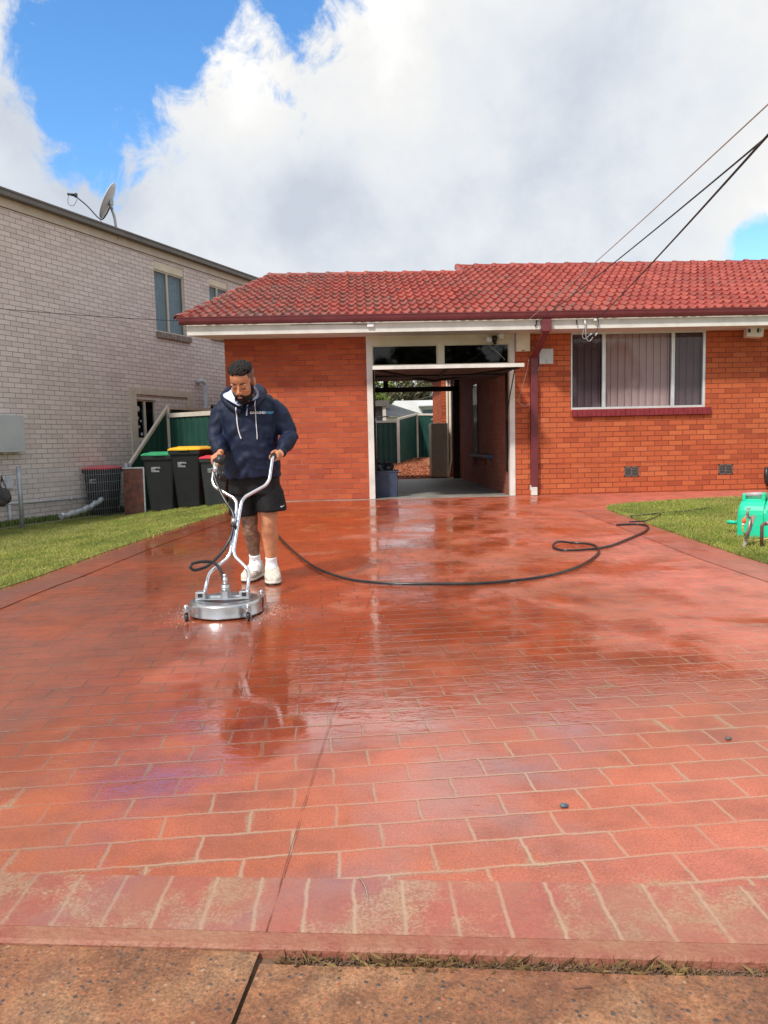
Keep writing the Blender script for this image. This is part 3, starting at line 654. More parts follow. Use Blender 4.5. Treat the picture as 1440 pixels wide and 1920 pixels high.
def samp_r(rg, n):
    d = rg.uniform(0,1,n)**1.25; x = 3.43+4.9*d; y = rg.uniform(4.6,11.7,n); top = np.interp(x, [p[0] for p in LR[1:]], [p[1] for p in LR[1:]])
    k = (y < top+0.02) & (x < y*0.62+0.9); P = np.c_[x,y][k]; P[:,0] += np.where(P[:,0] < 3.5, rg.normal(0,0.012,len(P)), 0); return P
def samp_l(rg, n):
    y = rg.uniform(5.2,16.5,n); x = np.interp(y, EX[0], EX[1])-rg.uniform(0,1,n)**1.1*4.2+rg.normal(0.0,0.018,n); wallx = -5.98+0.466*(y-12.53)+0.06
    k = (x > -0.56*y-0.3) & (x > wallx); return np.c_[x,y][k]
blades('lawn_grass', 230000, samp_r, lambda x, y: gz(y)+0.01, h=(0.012,0.038), w=0.0032, seed=3, label='sunlit short green grass with worn straw patches, right of the driveway')
blades('lawn_grass', 260000, samp_l, gnd, h=(0.012,0.038), w=0.0034, seed=4, label='short green grass between the driveway and the grey brick wall')
def samp_tuft(rg, n):
    y = rg.uniform(5.5,15,n); x = -5.98+0.466*(y-12.53)+np.abs(rg.normal(0,0.10,n))+0.04; y2 = y; 
    k = (y > 11); return np.c_[x,y][k]
blades('wall_weeds', 7000, samp_tuft, gnd, h=(0.04,0.14), w=0.008, seed=8, mt='leaf', label='dark green weeds along the foot of the grey brick wall', cat='weeds')
def samp_crack(rg, n):
    x = np.where(rg.uniform(0,1,n) < 0.80, rg.uniform(-0.22,1.3,n), rg.normal(0.15,0.10,n)); cl = np.array([mnoise.noise(Vector((v*6,0,3))) for v in x])
    k = (cl+rg.uniform(-0.35,0.35,n) > -0.1); x = x[k]; y = 1.518-0.105*x+rg.normal(0,0.011,len(x)); return np.c_[x,y]
blades('joint_weeds', 1700, samp_crack, lambda x, y: -0.026, h=(0.008,0.030), w=0.0010, seed=9, mt='weed', label='dry weeds and moss in the joint below the driveway edge', cat='weeds', lean=1.6)
# clods of dirt in the joint
mb = MB(); rg = random.Random(5)
for i in range(3000):
    x = rg.uniform(-0.2,1.4); r_ = rg.uniform(0.0009,0.0032); mb.ell((x,1.520-0.105*x+rg.gauss(0,0.013),-0.027+rg.uniform(0,0.010)),(r_*1.3,r_,r_*.8), n=6, k=4)
tag(mb.build('joint_dirt', M['soil_dark'], uv=False), 'dark crumbly dirt filling the joint below the driveway edge', 'dirt', kind='stuff')
# small litter
def litter(name, label, cat, pts, r, mt):
    mb = MB(); mb.tube(smooth_path(pts, 4), r, 5); return tag(mb.build(name, mt, uv=False), label, cat)
q1 = Vector((-0.0271, 1.8031, 0.008)); q2 = Vector((-0.0054, 1.6983, 0.006))
litter('twig', 'thin curved straw-coloured twig lying on the paving border near the camera', 'twig', [q1, q1.lerp(q2,.5)+Vector((0.006,0,0)), q2], 0.0012, M['oldwood'])
q1 = Vector((0.4053, 1.3997, -0.004)); q2 = Vector((0.4418, 1.4019, -0.004))
litter('twig', 'short reddish twig lying on the rough footpath', 'twig', [q1, q1.lerp(q2,.5), q2], 0.0022, M['rust'])
mb = MB(); mb.ell((0.5884, 2.1288, 0.006), (0.014,0.011,0.007), n=8, k=6); o = mb.build('pebble', noisy('slate_pebble',(0.05,0.07,0.10),(0.12,0.15,0.18),60,0.4)); tag(o, 'small blue-grey pebble on the red paving', 'pebble')
mb = MB(); mb.ell((1.3129, 2.5767, 0.006), (0.012,0.009,0.006), n=8, k=6); o = mb.build('pebble', noisy('dark_pebble',(0.06,0.06,0.06),(0.12,0.12,0.12),60,0.5)); tag(o, 'tiny dark pebble on the paving toward the right lawn', 'pebble')
# ---------------------------------------------------------------- red brick house
def wall_holes(mb, x0, x1, z0, z1, holes, y, th, reveal=True):
    """front face at y (facing -y) with rectangular holes and their reveals"""
    xs = sorted({x0,x1,*[h[0] for h in holes],*[h[1] for h in holes]}); zs = sorted({z0,z1,*[h[2] for h in holes],*[h[3] for h in holes]})
    for i in range(len(xs)-1):
        for j in range(len(zs)-1):
            cx, cz = (xs[i]+xs[i+1])/2, (zs[j]+zs[j+1])/2
            if any(h[0] < cx < h[1] and h[2] < cz < h[3] for h in holes): continue
            mb.quad((xs[i],y,zs[j]),(xs[i+1],y,zs[j]),(xs[i+1],y,zs[j+1]),(xs[i],y,zs[j+1]))
            mb.quad((xs[i+1],y+th,zs[j]),(xs[i],y+th,zs[j]),(xs[i],y+th,zs[j+1]),(xs[i+1],y+th,zs[j+1]))
    for a, b, c, d in holes:
        mb.quad((a,y,c),(a,y+th,c),(a,y+th,d),(a,y,d)); mb.quad((b,y+th,c),(b,y,c),(b,y,d),(b,y+th,d))
        mb.quad((a,y,c),(b,y,c),(b,y+th,c),(a,y+th,c)); mb.quad((a,y+th,d),(b,y+th,d),(b,y,d),(a,y,d))
    mb.quad((x0,y+th,z0),(x0,y,z0),(x0,y,z1),(x0,y+th,z1)); mb.quad((x1,y,z0),(x1,y+th,z0),(x1,y+th,z1),(x1,y,z1))
YF = 12.60; ZB = 0.05; ZS = 2.87
H = thing('brick_house', 'single-storey red brick house with a red tiled roof and an open garage', 'house', (0,0,0))
mb = MB(); wall_holes(mb, -2.17, 0.165, ZB, ZS, [], YF, 0.11); mb.add([(-2.17,YF+.11,ZB),(-2.06,YF+.11,ZB),(-1.09,18.9,ZB),(-1.2,18.9,ZB),(-2.17,YF+.11,ZS),(-2.06,YF+.11,ZS),(-1.09,18.9,ZS),(-1.2,18.9,ZS)],[(0,3,2,1),(4,5,6,7),(0,4,7,3),(1,2,6,5),(2,3,7,6)])
mb.build('garage_wall', M['brick_dark'], H)
mb = MB(); wall_holes(mb, 2.645, 11.0, ZB, ZS+0.02, [(3.60,5.90,1.585,ZS+0.01)], YF, 0.11)
mb.build('front_wall', M['brick'], H)
# small ledge of the damp course
mb = MB(); mb.box(3.04,11.0,YF-0.006,YF,0.668,0.678); mb.box(3.04,11.0,YF-0.004,YF+0.001,0.16,0.41)
mb.build('damp_course', M['brick'], H)
# inside walls and garage floor
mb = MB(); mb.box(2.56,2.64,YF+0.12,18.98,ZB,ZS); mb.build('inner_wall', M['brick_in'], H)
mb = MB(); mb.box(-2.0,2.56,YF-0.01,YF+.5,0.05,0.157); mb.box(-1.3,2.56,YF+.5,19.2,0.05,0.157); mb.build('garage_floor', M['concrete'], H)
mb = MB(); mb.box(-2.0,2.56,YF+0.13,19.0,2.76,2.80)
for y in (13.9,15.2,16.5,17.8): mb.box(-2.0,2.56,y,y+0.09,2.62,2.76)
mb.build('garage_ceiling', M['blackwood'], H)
# front garage frame
mb = MB()
mb.box(0.165,0.262,YF-0.015,YF+0.10,0.155,ZS); mb.box(2.556,2.645,YF-0.015,YF+0.10,0.155,ZS)
mb.box(0.262,2.556,YF-0.012,YF+0.10,2.335,2.375)
mb.build('garage_frame', M['white'], H)
mb = MB(); mb.box(0.262,2.556,YF-0.012,YF+0.10,2.71,2.80); mb.box(0.20,2.60,YF-0.020,YF+0.02,2.80,ZS+0.01); mb.box(1.355,1.455,YF-0.012,YF+0.10,2.375,2.71)
mb.build('head_beam', M['cream'], H)
for x0, x1 in ((0.262,1.355),(1.455,2.556)):
    mb = MB(); mb.box(x0,x1,YF+0.03,YF+0.036,2.375,2.71); p = mb.build('transom_pane', M['glass_dark'], H)
    f = MB(); w = 0.018
    f.box(x0,x1,YF+0.012,YF+0.05,2.375,2.375+w); f.box(x0,x1,YF+0.012,YF+0.05,2.71-w,2.71); f.box(x0,x0+w,YF+0.012,YF+0.05,2.375+w,2.71-w); f.box(x1-w,x1,YF+0.012,YF+0.05,2.375+w,2.71-w)
    f.build('bead', M['cream'], p)
# back garage frame in dark timber
mb = MB(); YB_ = 18.95
mb.box(-2.0,2.56,YB_,YB_+0.09,2.36,2.48); mb.box(0.66,0.78,YB_,YB_+0.09,2.48,2.76); mb.box(-2.0,2.56,YB_,YB_+0.09,2.72,2.80); mb.box(2.40,2.44,YB_,YB_+0.09,0.157,2.36)
mb.box(2.44,2.56,YB_,YB_+0.1,0.157,2.76); mb.box(-2.0,-0.9,YB_,YB_+0.1,0.157,2.36)
mb.build('back_frame', M['blackwood'], H)
# tilted-up garage door
DF, DB, DZ = 11.73, 14.1, 2.242
mb = MB(); mb.box(0.28,2.56,DF,DB,DZ,DZ+0.02); d = mb.build('garage_door', M['darkwood'], H)
mb = MB()
mb.box(0.245,2.61,DF-0.03,DF,DZ-0.012,DZ+0.045); mb.build('door_edge', M['white'], d)
def bar(a, b, w, t, M_=None):
    mb = MB(); a = Vector(a); b = Vector(b); mb.tube([a,b], (w,t), 4, smooth=False); return mb
for a, b in (((0.30,DF+0.02,DZ-0.02),(1.42,DB-0.05,DZ-0.02)), ((2.54,DF+0.02,DZ-0.02),(1.42,DB-0.05,DZ-0.02)), ((0.32,DF+1.2,DZ-0.022),(2.52,DF+1.2,DZ-0.022)), ((1.42,DF+0.05,DZ-0.024),(1.42,DB-0.5,DZ-0.024))):
    bar(a, b, 0.022, 0.018).build('door_brace', M['blackwood'], d)
for x in (0.285, 2.535):
    mb = MB(); mb.tube([(x,12.05,DZ-0.01),(x,YF+0.16,1.55)], 0.010, 6); mb.tube([(x,YF+0.17,2.33),(x,YF+0.17,0.9)], (0.022,0.012), 6); mb.tube([(x,YF+0.165,1.45),(x,YF+0.165,0.55)], 0.020, 8)
    mb.build('door_spring', M['blackwood'], d)
# stubs of timber lining behind the jambs
# ---- window
W = MB(); x0,x1,z0,z1 = 3.60,5.90,1.585,2.88; yf = YF+0.012
wf = MB(); t = 0.035
wf.box(x0,x1,yf,yf+0.06,z0,z0+t); wf.box(x0,x1,yf,yf+0.06,z1-t-0.01,z1-0.01); wf.box(x0,x0+t*.7,yf,yf+0.06,z0+t,z1-t-0.01); wf.box(x1-t*1.3,x1,yf,yf+0.06,z0+t,z1-t-0.01)
WIN = wf.build('window', M['alu'], H)
for xm in (4.165,5.345):
    b_ = MB(); b_.box(xm-0.030,xm-0.004,yf-0.006,yf+0.05,z0+t,z1-t-0.01); b_.box(xm+0.004,xm+0.026,yf+0.002,yf+0.055,z0+t,z1-t-0.01); b_.box(xm-0.004,xm+0.004,yf+0.01,yf+0.05,z0+t,z1-t-0.01); b_.build('mullion', M['alu'], WIN)
for a, b, mt in ((x0+.02,4.135,'glass'),(4.19,5.315,'glass'),(5.37,x1-.03,'glass')):
    p = MB(); p.box(a,b,yf+0.025,yf+0.030,z0+t,z1-t-0.01); p.build('pane', M[mt], WIN)
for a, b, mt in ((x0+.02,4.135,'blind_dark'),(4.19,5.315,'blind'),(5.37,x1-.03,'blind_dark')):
    p = MB(); x = a; k = 0
    while x < b-0.02:
        e = min(x+0.118,b); dy = 0.010*math.sin(k*2.1)
        seg = 4
        for s_ in range(seg):
            u0, u1 = x+(e-x)*s_/seg, x+(e-x)*(s_+1)/seg; c0 = 0.010*math.sin(math.pi*s_/seg); c1 = 0.010*math.sin(math.pi*(s_+1)/seg)
            p.add([(u0,YF+0.10-c0+0.006*(s_/seg),z0+.01),(u1,YF+0.10-c1+0.006*((s_+1)/seg),z0+.01),(u1,YF+0.10-c1+0.006*((s_+1)/seg),z1-.02),(u0,YF+0.10-c0+0.006*(s_/seg),z1-.02)], [(0,1,2,3)], True)
        x = e+0.004; k += 1
    p.build('blind', M[mt], WIN)
p = MB(); p.box(x0-.05,x1+.05,YF+0.16,YF+0.2,z0-.05,z1); p.build('room_backing', M['blackwood'], WIN)
# brick-on-edge sill painted red
sl_ = MB(); x = 3.615
while x < 5.98:
    sl_.bbox(x,min(x+0.078,5.985),YF-0.055-0.003*random.random(),YF+0.03,1.462,1.578+0.003*random.random(),0.006); x += 0.082
sl_.box(3.62,5.98,YF-0.045,YF+0.02,1.468,1.57); sl_.build('window_sill', M['sillred'], H)
# vents
M['vent'] = noisy('brown_vent', (0.10,0.075,0.065), (0.16,0.12,0.105), 20, 0.7)
for cx in (4.64, 6.27):
    v = MB(); w, h = 0.125, 0.085; cz = 0.517; y = YF-0.010
    for a in ((cx-w,cx+w,cz-h,cz-h+.018),(cx-w,cx+w,cz+h-.018,cz+h),(cx-w,cx-w+.018,cz-h,cz+h),(cx+w-.018,cx+w,cz-h,cz+h),(cx-.008,cx+.008,cz-h,cz+h)): v.box(a[0],a[1],y,y+0.012,a[2],a[3])
    for i in range(5):
        z = cz-h+.034+i*.026; v.quad((cx-w+.01,y+.002,z),(cx+w-.01,y+.002,z),(cx+w-.01,y+.009,z+.012),(cx-w+.01,y+.009,z+.012))
    vo = v.build('vent', M['vent'], H); b_ = MB(); b_.box(cx-w+.01,cx+w-.01,YF-0.004,YF+0.003,cz-h+.01,cz+h-.01); b_.build('vent_opening', M['black'], vo)
# eaves
EY = 12.0
mb = MB(); mb.box(-2.12,11.2,EY+0.02,YF+0.10,ZS-0.012,ZS+0.004); mb.add([(-2.62,EY+.02,ZS-.012),(-2.12,EY+.02,ZS-.012),(-2.12,YF+.15,ZS-.012),(-2.62,EY+.02,ZS+.004),(-2.12,EY+.02,ZS+.004),(-2.12,YF+.15,ZS+.004)],[(0,2,1),(3,4,5),(0,3,5,2)]); mb.build('soffit', M['soffit'], H)
mb = MB(); mb.box(-2.64,11.2,EY,EY+0.022,ZS-0.028,3.01); mb.add([(-2.64,EY+.022,ZS-.028),(-2.62,EY+.022,ZS-.028),(-2.12,YF+.15,ZS-.028),(-2.14,YF+.16,ZS-.028),(-2.64,EY+.022,3.01),(-2.62,EY+.022,3.01),(-2.12,YF+.15,3.01),(-2.14,YF+.16,3.01)],[(0,3,2,1),(4,5,6,7),(0,4,7,3),(1,2,6,5),(2,3,7,6)])
for x in (-0.2,2.42,6.3): mb.box(x,x+0.004,EY-0.002,EY,ZS-0.026,3.0)
mb.build('fascia', M['white'], H)
# quad gutter
def gutter(mb, p0, p1, out):
    out = Vector(out); prof = [(0.012,0.005),(0.055,0.0),(0.085,0.018),(0.098,0.05),(0.104,0.095),(0.112,0.105),(0.106,0.112),(0.094,0.104),(0.086,0.06),(0.07,0.03),(0.02,0.02)]
    rg = []
    for p in (p0, p1):
        p = Vector(p); rg.append([p+out*a+Vector((0,0,b-0.0)) for a, b in prof])
    mb.rings(rg, closed=True, cap=True, smooth=False)
mb = MB(); gutter(mb, (-2.74,EY,2.995), (11.2,EY,2.995), (0,-1,0));   px = 2.955
mb.box(2.935,3.095,EY-0.092,EY-0.018,2.80,2.99)
a = Vector((3.015,EY-0.055,2.80)); b = Vector((px,YF-0.055,2.44)); d_ = (b-a).normalized(); u = Vector((1,0,0)); w_ = d_.cross(u).normalized()
rg = []
for p, sx_, sy_ in ((a+Vector((0,0,.03)),.052,.040),(a,.052,.040),(b,.052,.040),(b-Vector((0,0,.03)),.052,.040)):
    rg.append([p+u*sx_*i_+Vector((0,1,0))*sy_*j_ for i_, j_ in ((-1,-1),(1,-1),(1,1),(-1,1))])
mb.rings(rg, smooth=False); mb.bbox(px-0.058,px+0.062,YF-0.098,YF-0.008,0.30,2.45,0.008)
for z in (2.44,2.2,1.15): mb.box(px-0.064,px+0.068,YF-0.101,YF-0.004,z,z+0.03)
mb.build('downpipe', M['maroon'], H)
mb = MB(); mb.bbox(px-0.055,px+0.05,YF-0.095,YF-0.012,0.155,0.30,0.01); mb.box(px-0.07,px-0.055,YF-0.09,YF-0.03,0.24,0.33); mb.build('downpipe_shoe', M['white'], H)
# ---- tiled roof: courses of rolled tiles
PITCH = R(22); cp, sp_ = math.cos(PITCH), math.sin(PITCH)
E0 = Vector((0, EY-0.055, 3.085)); SL, SR = 3.72, 4.45; NCL = 11; G = SL/NCL; WV = 0.1425
HX0, HX1 = -2.78, -1.68
XG = 2.17
def prof(u):
    u = u % 1.0
    if u < 0.46: return 0.036*math.sin(math.pi*u/0.46)**0.8
    return -0.006*math.sin(math.pi*(u-0.46)/0.54)
rnd = random.Random(11)
mb = MB(); ncR = int(round(SR/G)); NS = 9
for c in range(ncR):
    s0 = c*G; s1 = min((c+1)*G+0.03, SR)
    xa = lerp(HX0, HX1, s0/SL) if s0 < SL-0.01 else XG
    xa1 = lerp(HX0, HX1, min(s1,SL)/SL) if s0 < SL-0.01 else XG
    off = (c % 2)*0.0
    ns = int((11.3-xa)/WV*NS)+1
    rows = [(s0-0.004, -0.004, xa), (s0, 0.042, xa), (lerp(s0,s1,0.5), 0.024, lerp(xa,xa1,0.5)), (s1, 0.004, xa1)]
    base = len(mb.v); cnt = 0; jit = {}
    for i in range(ns+1):
        x = 11.3-i*WV/NS
        tile = int(math.floor((11.3-x)/WV/2+off)); 
        if tile not in jit: jit[tile] = (rnd.uniform(-0.004,0.004), rnd.uniform(-0.006,0.006))
        j1, j2 = jit[tile]
        for s_, lift, xm in rows:
            xx = max(x, xm); hgt = prof((11.3-xx)/WV+off) + lift + (j1 if s_ < s1-0.02 else 0)
            if xx > x: hgt = min(hgt, lift+0.01)
            ss = s_+(j2 if s_ < s0+0.01 else 0)
            mb.v.append((xx, E0.y+ss*cp-hgt*sp_, E0.z+ss*sp_+hgt*cp))
    for i in range(ns):
        for k in range(3):
            a = base+i*4+k; mb.f.append((a, a+1, a+5, a+4)); mb.sm.append(k > 0); mb.mi.append(0)
def tile_mat():
    m_, nt, b, L = mat('red_roof_tiles'); ob = N(nt, 'ShaderNodeTexCoord').outputs['Object']
    sx = N(nt, 'ShaderNodeSeparateXYZ'); L(ob, sx.inputs[0])
    mp = N(nt, 'ShaderNodeMapping'); L(ob, mp.inputs[0]); mp.inputs['Scale'].default_value = (1/WV/1.0, 1/(G*cp), 0.0); mp.inputs['Location'].default_value = (0,-E0.y/(G*cp),0)
    wn = N(nt, 'ShaderNodeTexWhiteNoise', noise_dimensions='2D'); fl = N(nt, 'ShaderNodeVectorMath', operation='FLOOR'); L(mp.outputs[0], fl.inputs[0]); L(fl.outputs[0], wn.inputs[0])
    base = ramp(nt, wn.outputs['Value'], [(0,(0.22,0.028,0.020)),(0.5,(0.29,0.042,0.030)),(1,(0.35,0.064,0.044))])
    # lichen and grime gather on the lower end of every tile, more on the older left part
    fr = mth(nt, 'FRACT', mth(nt, 'DIVIDE', mth(nt, 'SUBTRACT', sx.outputs[1], E0.y-0.01), G*cp))
    low = ramp(nt, fr, [(0.0,(0.9,0.9,0.9)),(0.45,(0.25,0.25,0.25)),(0.9,(0.0,0.0,0.0))])
    n1 = tnoise(nt, ob, 9, 7, 0.7); n2 = tnoise(nt, ob, 0.7, 3)
    lx = N(nt, 'ShaderNodeMapRange'); L(sx.outputs[0], lx.inputs[0]); lx.inputs['From Min'].default_value = -2.5; lx.inputs['From Max'].default_value = 5; lx.inputs['To Min'].default_value = 0.15; lx.inputs['To Max'].default_value = -0.06
    g_ = mth(nt, 'ADD', mth(nt, 'ADD', n1, lx.outputs[0]), mth(nt, 'ADD', mth(nt, 'MULTIPLY', low, 0.24), mth(nt, 'MULTIPLY', mth(nt, 'SUBTRACT', n2, 0.5), 0.5)))
    gf = ramp(nt, g_, [(0.62,(0,0,0)),(0.80,(1,1,1))])
    gcol = ramp(nt, tnoise(nt, ob, 25, 4, loc=(3,3,3)), [(0.35,(0.045,0.030,0.026)),(0.6,(0.16,0.12,0.10)),(0.75,(0.34,0.27,0.22))])
    base = mixrgb(nt, mth(nt, 'MULTIPLY', gf, 0.85), base, gcol)
    L(base, b.inputs['Base Color']); setp(b, rough=0.55, spec=0.45)
    bp = N(nt, 'ShaderNodeBump'); bp.inputs['Strength'].default_value = 0.4; bp.inputs['Distance'].default_value = 0.01; L(tnoise(nt, ob, 40, 5, 0.7), bp.inputs['Height']); L(bp.outputs[0], b.inputs['Normal'])
    return m_
M['tile'] = tile_mat()
# hip end and back slopes, plain sheets of the same tile
yL, zL = E0.y+SL*cp, E0.z+SL*sp_; yR, zR = E0.y+SR*cp, E0.z+SR*sp_
b0 = (HX0, E0.y, E0.z); 
mb.add([b0, (HX1,yL,zL), (-1.0,19.3,E0.z)], [(0,2,1)])
mb.add([(HX1,yL,zL+.02),(XG,yL,zL+.02),(XG,19.3,E0.z),(-1.0,19.3,E0.z)], [(0,1,2,3)])
mb.add([(XG,yR,zR+.02),(11.3,yR,zR+.02),(11.3,20.5,E0.z),(XG,20.5,E0.z)], [(0,1,2,3)])
ROOF = mb.build('roof', M['tile'], H)
# gable triangle above the lower ridge
mb = MB(); mb.add([(XG+.02,yL-.02,zL-.03),(XG+.02,yR,zR-.01),(XG+.02,19.5,E0.z)], [(0,1,2),(2,1,0)]); mb.build('gable', M['white'], ROOF)
def ridge_cap(mb, p, d, ln, r=0.085, lift=0.0, taper=0.012):
    d = Vector(d).normalized(); side = Vector((0,0,1)).cross(d).normalized(); up = d.cross(side)
    rg = []
    for t_, rr in ((0, r), (0.02, r+0.012), (0.07, r+0.012), (0.09, r), (ln*0.95, r-taper), (ln, r-taper)):
        q = Vector(p)+d*t_; rg.append([q+side*math.cos(a)*rr*1.25+up*(math.sin(a)*rr*0.95+lift) for a in [math.pi*i/8 for i in range(9)]])
    mb.rings(rg, closed=False, cap=False)
mb = MB(); x = HX1-0.05
while x < XG+0.02: ridge_cap(mb, (x,yL,zL-0.025+rnd.uniform(-.004,.004)), (1,0,0), min(0.405,XG+0.06-x)); x += 0.385
mb.box(HX1-.04,XG,yL-0.085,yL+0.085,zL-0.05,zL+0.015); mb.build('ridge_cap', M['tile'], ROOF)
mb = MB(); x = XG-0.04
while x < 11.2: ridge_cap(mb, (x,yR,zR-0.025+rnd.uniform(-.004,.004)), (1,0,0), 0.405); x += 0.385
mb.box(XG-.02,11.2,yR-0.085,yR+0.085,zR-0.05,zR+0.015); mb.build('ridge_cap', M['tile'], ROOF)
# hip caps
mb = MB(); a = Vector(b0)+Vector((0.02,0.03,0.0)); b = Vector((HX1,yL,zL-0.03)); d_ = (b-a); ln = d_.length; d_.normalize(); s_ = 0
while s_ < ln-0.2: ridge_cap(mb, a+d_*s_, d_, 0.36, 0.07, lift=0.005); s_ += 0.33
mb.build('hip_cap', M['tile'], ROOF)
# verge of the gable (sloping cap along XG)
mb = MB(); a = Vector((XG,yL-0.02,zL)); b = Vector((XG,yR+0.02,zR+0.0)); ridge_cap(mb, a, b-a, (b-a).length, 0.06, lift=0.0); mb.build('verge_cap', M['tile'], ROOF)
# ---- things fixed to the front
t = thing('wall_box', 'cream cover box above the brick beside the garage frame, left of the downpipe', 'meter box', (2.77,YF,2.715))
mb = MB(); mb.bbox(-.115,.12,-.10,0,-.155,.155,.015,seg=3); mb.build('cover', M['cream'], t); mb = MB(); mb.box(-.02,.02,-.104,-.10,-.152,-.137); mb.build('latch', M['blackwood'], t)
t = thing('wall_box', 'grey ribbed electrical box on the brick, right of the maroon downpipe', 'meter box', (3.165,YF,2.475))
mb = MB(); mb.bbox(-.118,.118,-.07,0,-.125,.125,.008)
for i in range(7): mb.box(-.085+i*.028,-.073+i*.028,-.076,-.069,-.085,.095)
mb.build('cover', M['elec'], t); mb = MB(); mb.box(-.012,.012,-.082,-.07,-.115,-.04); mb.tube([(-.10,-.03,-.12),(-.15,-.015,-.30),(-.155,-.015,-.42)],.008,6); mb.build('conduit', M['galv'], t)
t = thing('floodlight', 'twin glass floodlight with a black sensor under the eave above the garage', 'floodlight', (2.30,YF-0.02,2.78))
mb = MB(); mb.ell((0,-.05,.0),(.05,.05,.055)); mb.tube([(0,-.05,-.03),(0,-.07,-.09)],[.035,.028],10); mb.build('sensor', M['black'], t)
for sx_, yy in ((-1,-.10),(1,-.08)):
    mb = MB(); Mx = Matrix.Translation((sx_*.11,yy,-.02+(.06 if sx_ > 0 else 0)))@Matrix.Rotation(R(62),4,'X')@Matrix.Rotation(R(sx_*20),4,'Y')
    mb.lathe([(.018,.06),(.035,.04),(.058,.0),(.060,-.012),(.052,-.020),(.0,-.026)][::-1], M=Mx, n=18); mb.build('lamp', M['bulb'], t)
mb = MB(); mb.tube(smooth_path([(-.10,-.09,-.03),(-.06,-.07,-.13),(.06,-.06,-.24),(.16,-.12,-.36)],5),.004,5); mb.build('lead', M['wire_pale'], t)
t = thing('security_camera', 'white box security camera under the eave at the right end', 'camera', (6.60,YF-0.18,2.79))
Mx = Matrix.Rotation(R(-14),4,'Z')@Matrix.Rotation(R(4),4,'Y')
mb = MB(); mb.bbox(-.12,.14,-.11,.11,-.085,.075,.012,M=Mx); mb.build('housing', M['white'], t); mb = MB(); mb.lathe([(.0,0),(.036,0),(.04,-.01),(.052,-.012),(.052,.0)],c=(.055,-.122,.012),n=20,M=Matrix.Rotation(R(90),4,'X')); mb.build('lens', M['black'], t)
mb = MB(); mb.ell((.055,-.124,.012),(.030,.012,.030)); mb.build('lens_glass', M['galv'], t); mb = MB(); mb.box(-.105,-.065,-.114,-.108,-.02,.04,M=Mx); mb.build('sensor_window', M['black'], t)
t = thing('junction_box', 'small white cable box on the fascia left of the garage', 'junction box', (0.235,EY-0.012,2.945))
mb = MB(); mb.bbox(-.055,.055,-.03,.01,-.03,.03,.012,seg=3); mb.build('housing', M['decal'], t); mb = MB(); mb.tube(smooth_path([(-.05,-.01,.015),(-.4,-.008,.03),(-.9,-.006,.035),(-1.25,-.006,.03)],4),.004,5); mb.build('lead', M['wire'], t)
# wall side alarm wire beside the garage
mb = MB(); mb.tube(smooth_path([(2.70,11.80,2.34),(2.78,12.3,2.20),(2.74,12.56,1.9),(2.70,12.58,1.75),(2.80,12.57,1.66),(2.88,12.52,1.70)],5),.005,5); tag(mb.build('loose_lead', M['wire_pale']), 'thin pale lead hanging from the garage door corner to the downpipe', 'cable')
# ---- overhead service cables
def cable(name, label, p_far, p_near, r, sag, mt, ext=1.35):
    a = Vector(p_far); b = Vector(p_near); b2 = a+(b-a)*ext; pts = []
    for i in range(25):
        t_ = i/24; p = a.lerp(b2, t_); p.z -= sag*4*t_*(1-t_); pts.append(p)
    mb = MB(); mb.tube(pts, r, 6); return tag(mb.build(name, mt), label, 'cable')
cable('overhead_cable', 'pale thin cable rising right from the fascia near the downpipe', (2.7339, 11.98, 2.9864), (1.9591, 3.6, 2.6775), 0.004, 0.05, M['wire_pale'])
cable('overhead_cable', 'middle black cable rising right from the fascia beside the downpipe', (2.8786, 11.98, 2.9673), (1.9625, 3.6, 2.5433), 0.005, 0.06, M['wire'])
c3 = cable('overhead_cable', 'thickest black twisted cable rising right from the fascia above the window', (3.8439, 11.98, 2.984), (1.8535, 3.4, 2.4608), 0.0065, 0.05, M['wire'])
t = thing('service_connector', 'looped grey leads and clamps of the power supply under the fascia above the window', 'connector', (0,0,0))
mb = MB(); mb.tube([(3.8194, 11.93, 2.9598),(3.7808, 11.97, 2.9669)], .018, 8); mb.build('insulator', M['decal'], t)
mb = MB(); mb.tube([(3.6354, 11.97, 2.986), (3.6527, 11.97, 2.8859)], .016, 8); mb.build('insulator', M['decal'], t)
mb = MB(); mb.tube(smooth_path([(3.6442, 11.97, 2.8777),(3.6108, 12, 2.7243),(3.6538, 12, 2.6817),(3.731, 12, 2.7389)],5),.006,5); mb.build('lead', M['galv'], t)
mb = MB(); mb.tube(smooth_path([(3.6528, 11.97, 2.8776),(3.6556, 11.95, 2.6998),(3.7071, 11.95, 2.6322),(3.7669, 11.95, 2.6978)],5),.006,5); mb.build('lead', M['galv'], t)
mb = MB(); mb.tube(smooth_path([(3.8514, 11.95, 2.9624),(3.8433, 11.95, 2.8463),(3.8009, 11.95, 2.7638),(3.7325, 11.95, 2.7317)],5),.007,5); mb.build('lead', M['wire'], t)
for a, b in (((3.7154, 11.95, 2.732),(3.7496, 11.95, 2.7481)),((3.801, 11.95, 2.7138),(3.8351, 11.95, 2.7632))): mb = MB(); mb.tube([a,b],.015,7); mb.build('clamp', M['galv'], t)
mb = MB(); mb.tube([(3.5073, 11.97, 2.9715),(3.5159, 11.97, 2.8966)],.010,6); mb.build('hook', M['wire'], t)
mb = MB(); mb.tube([(2.8701, 11.98, 2.984),(2.8699, 11.98, 2.9176),(2.8442, 11.98, 2.8848)],.010,6); mb.build('hook', M['wire'], t)
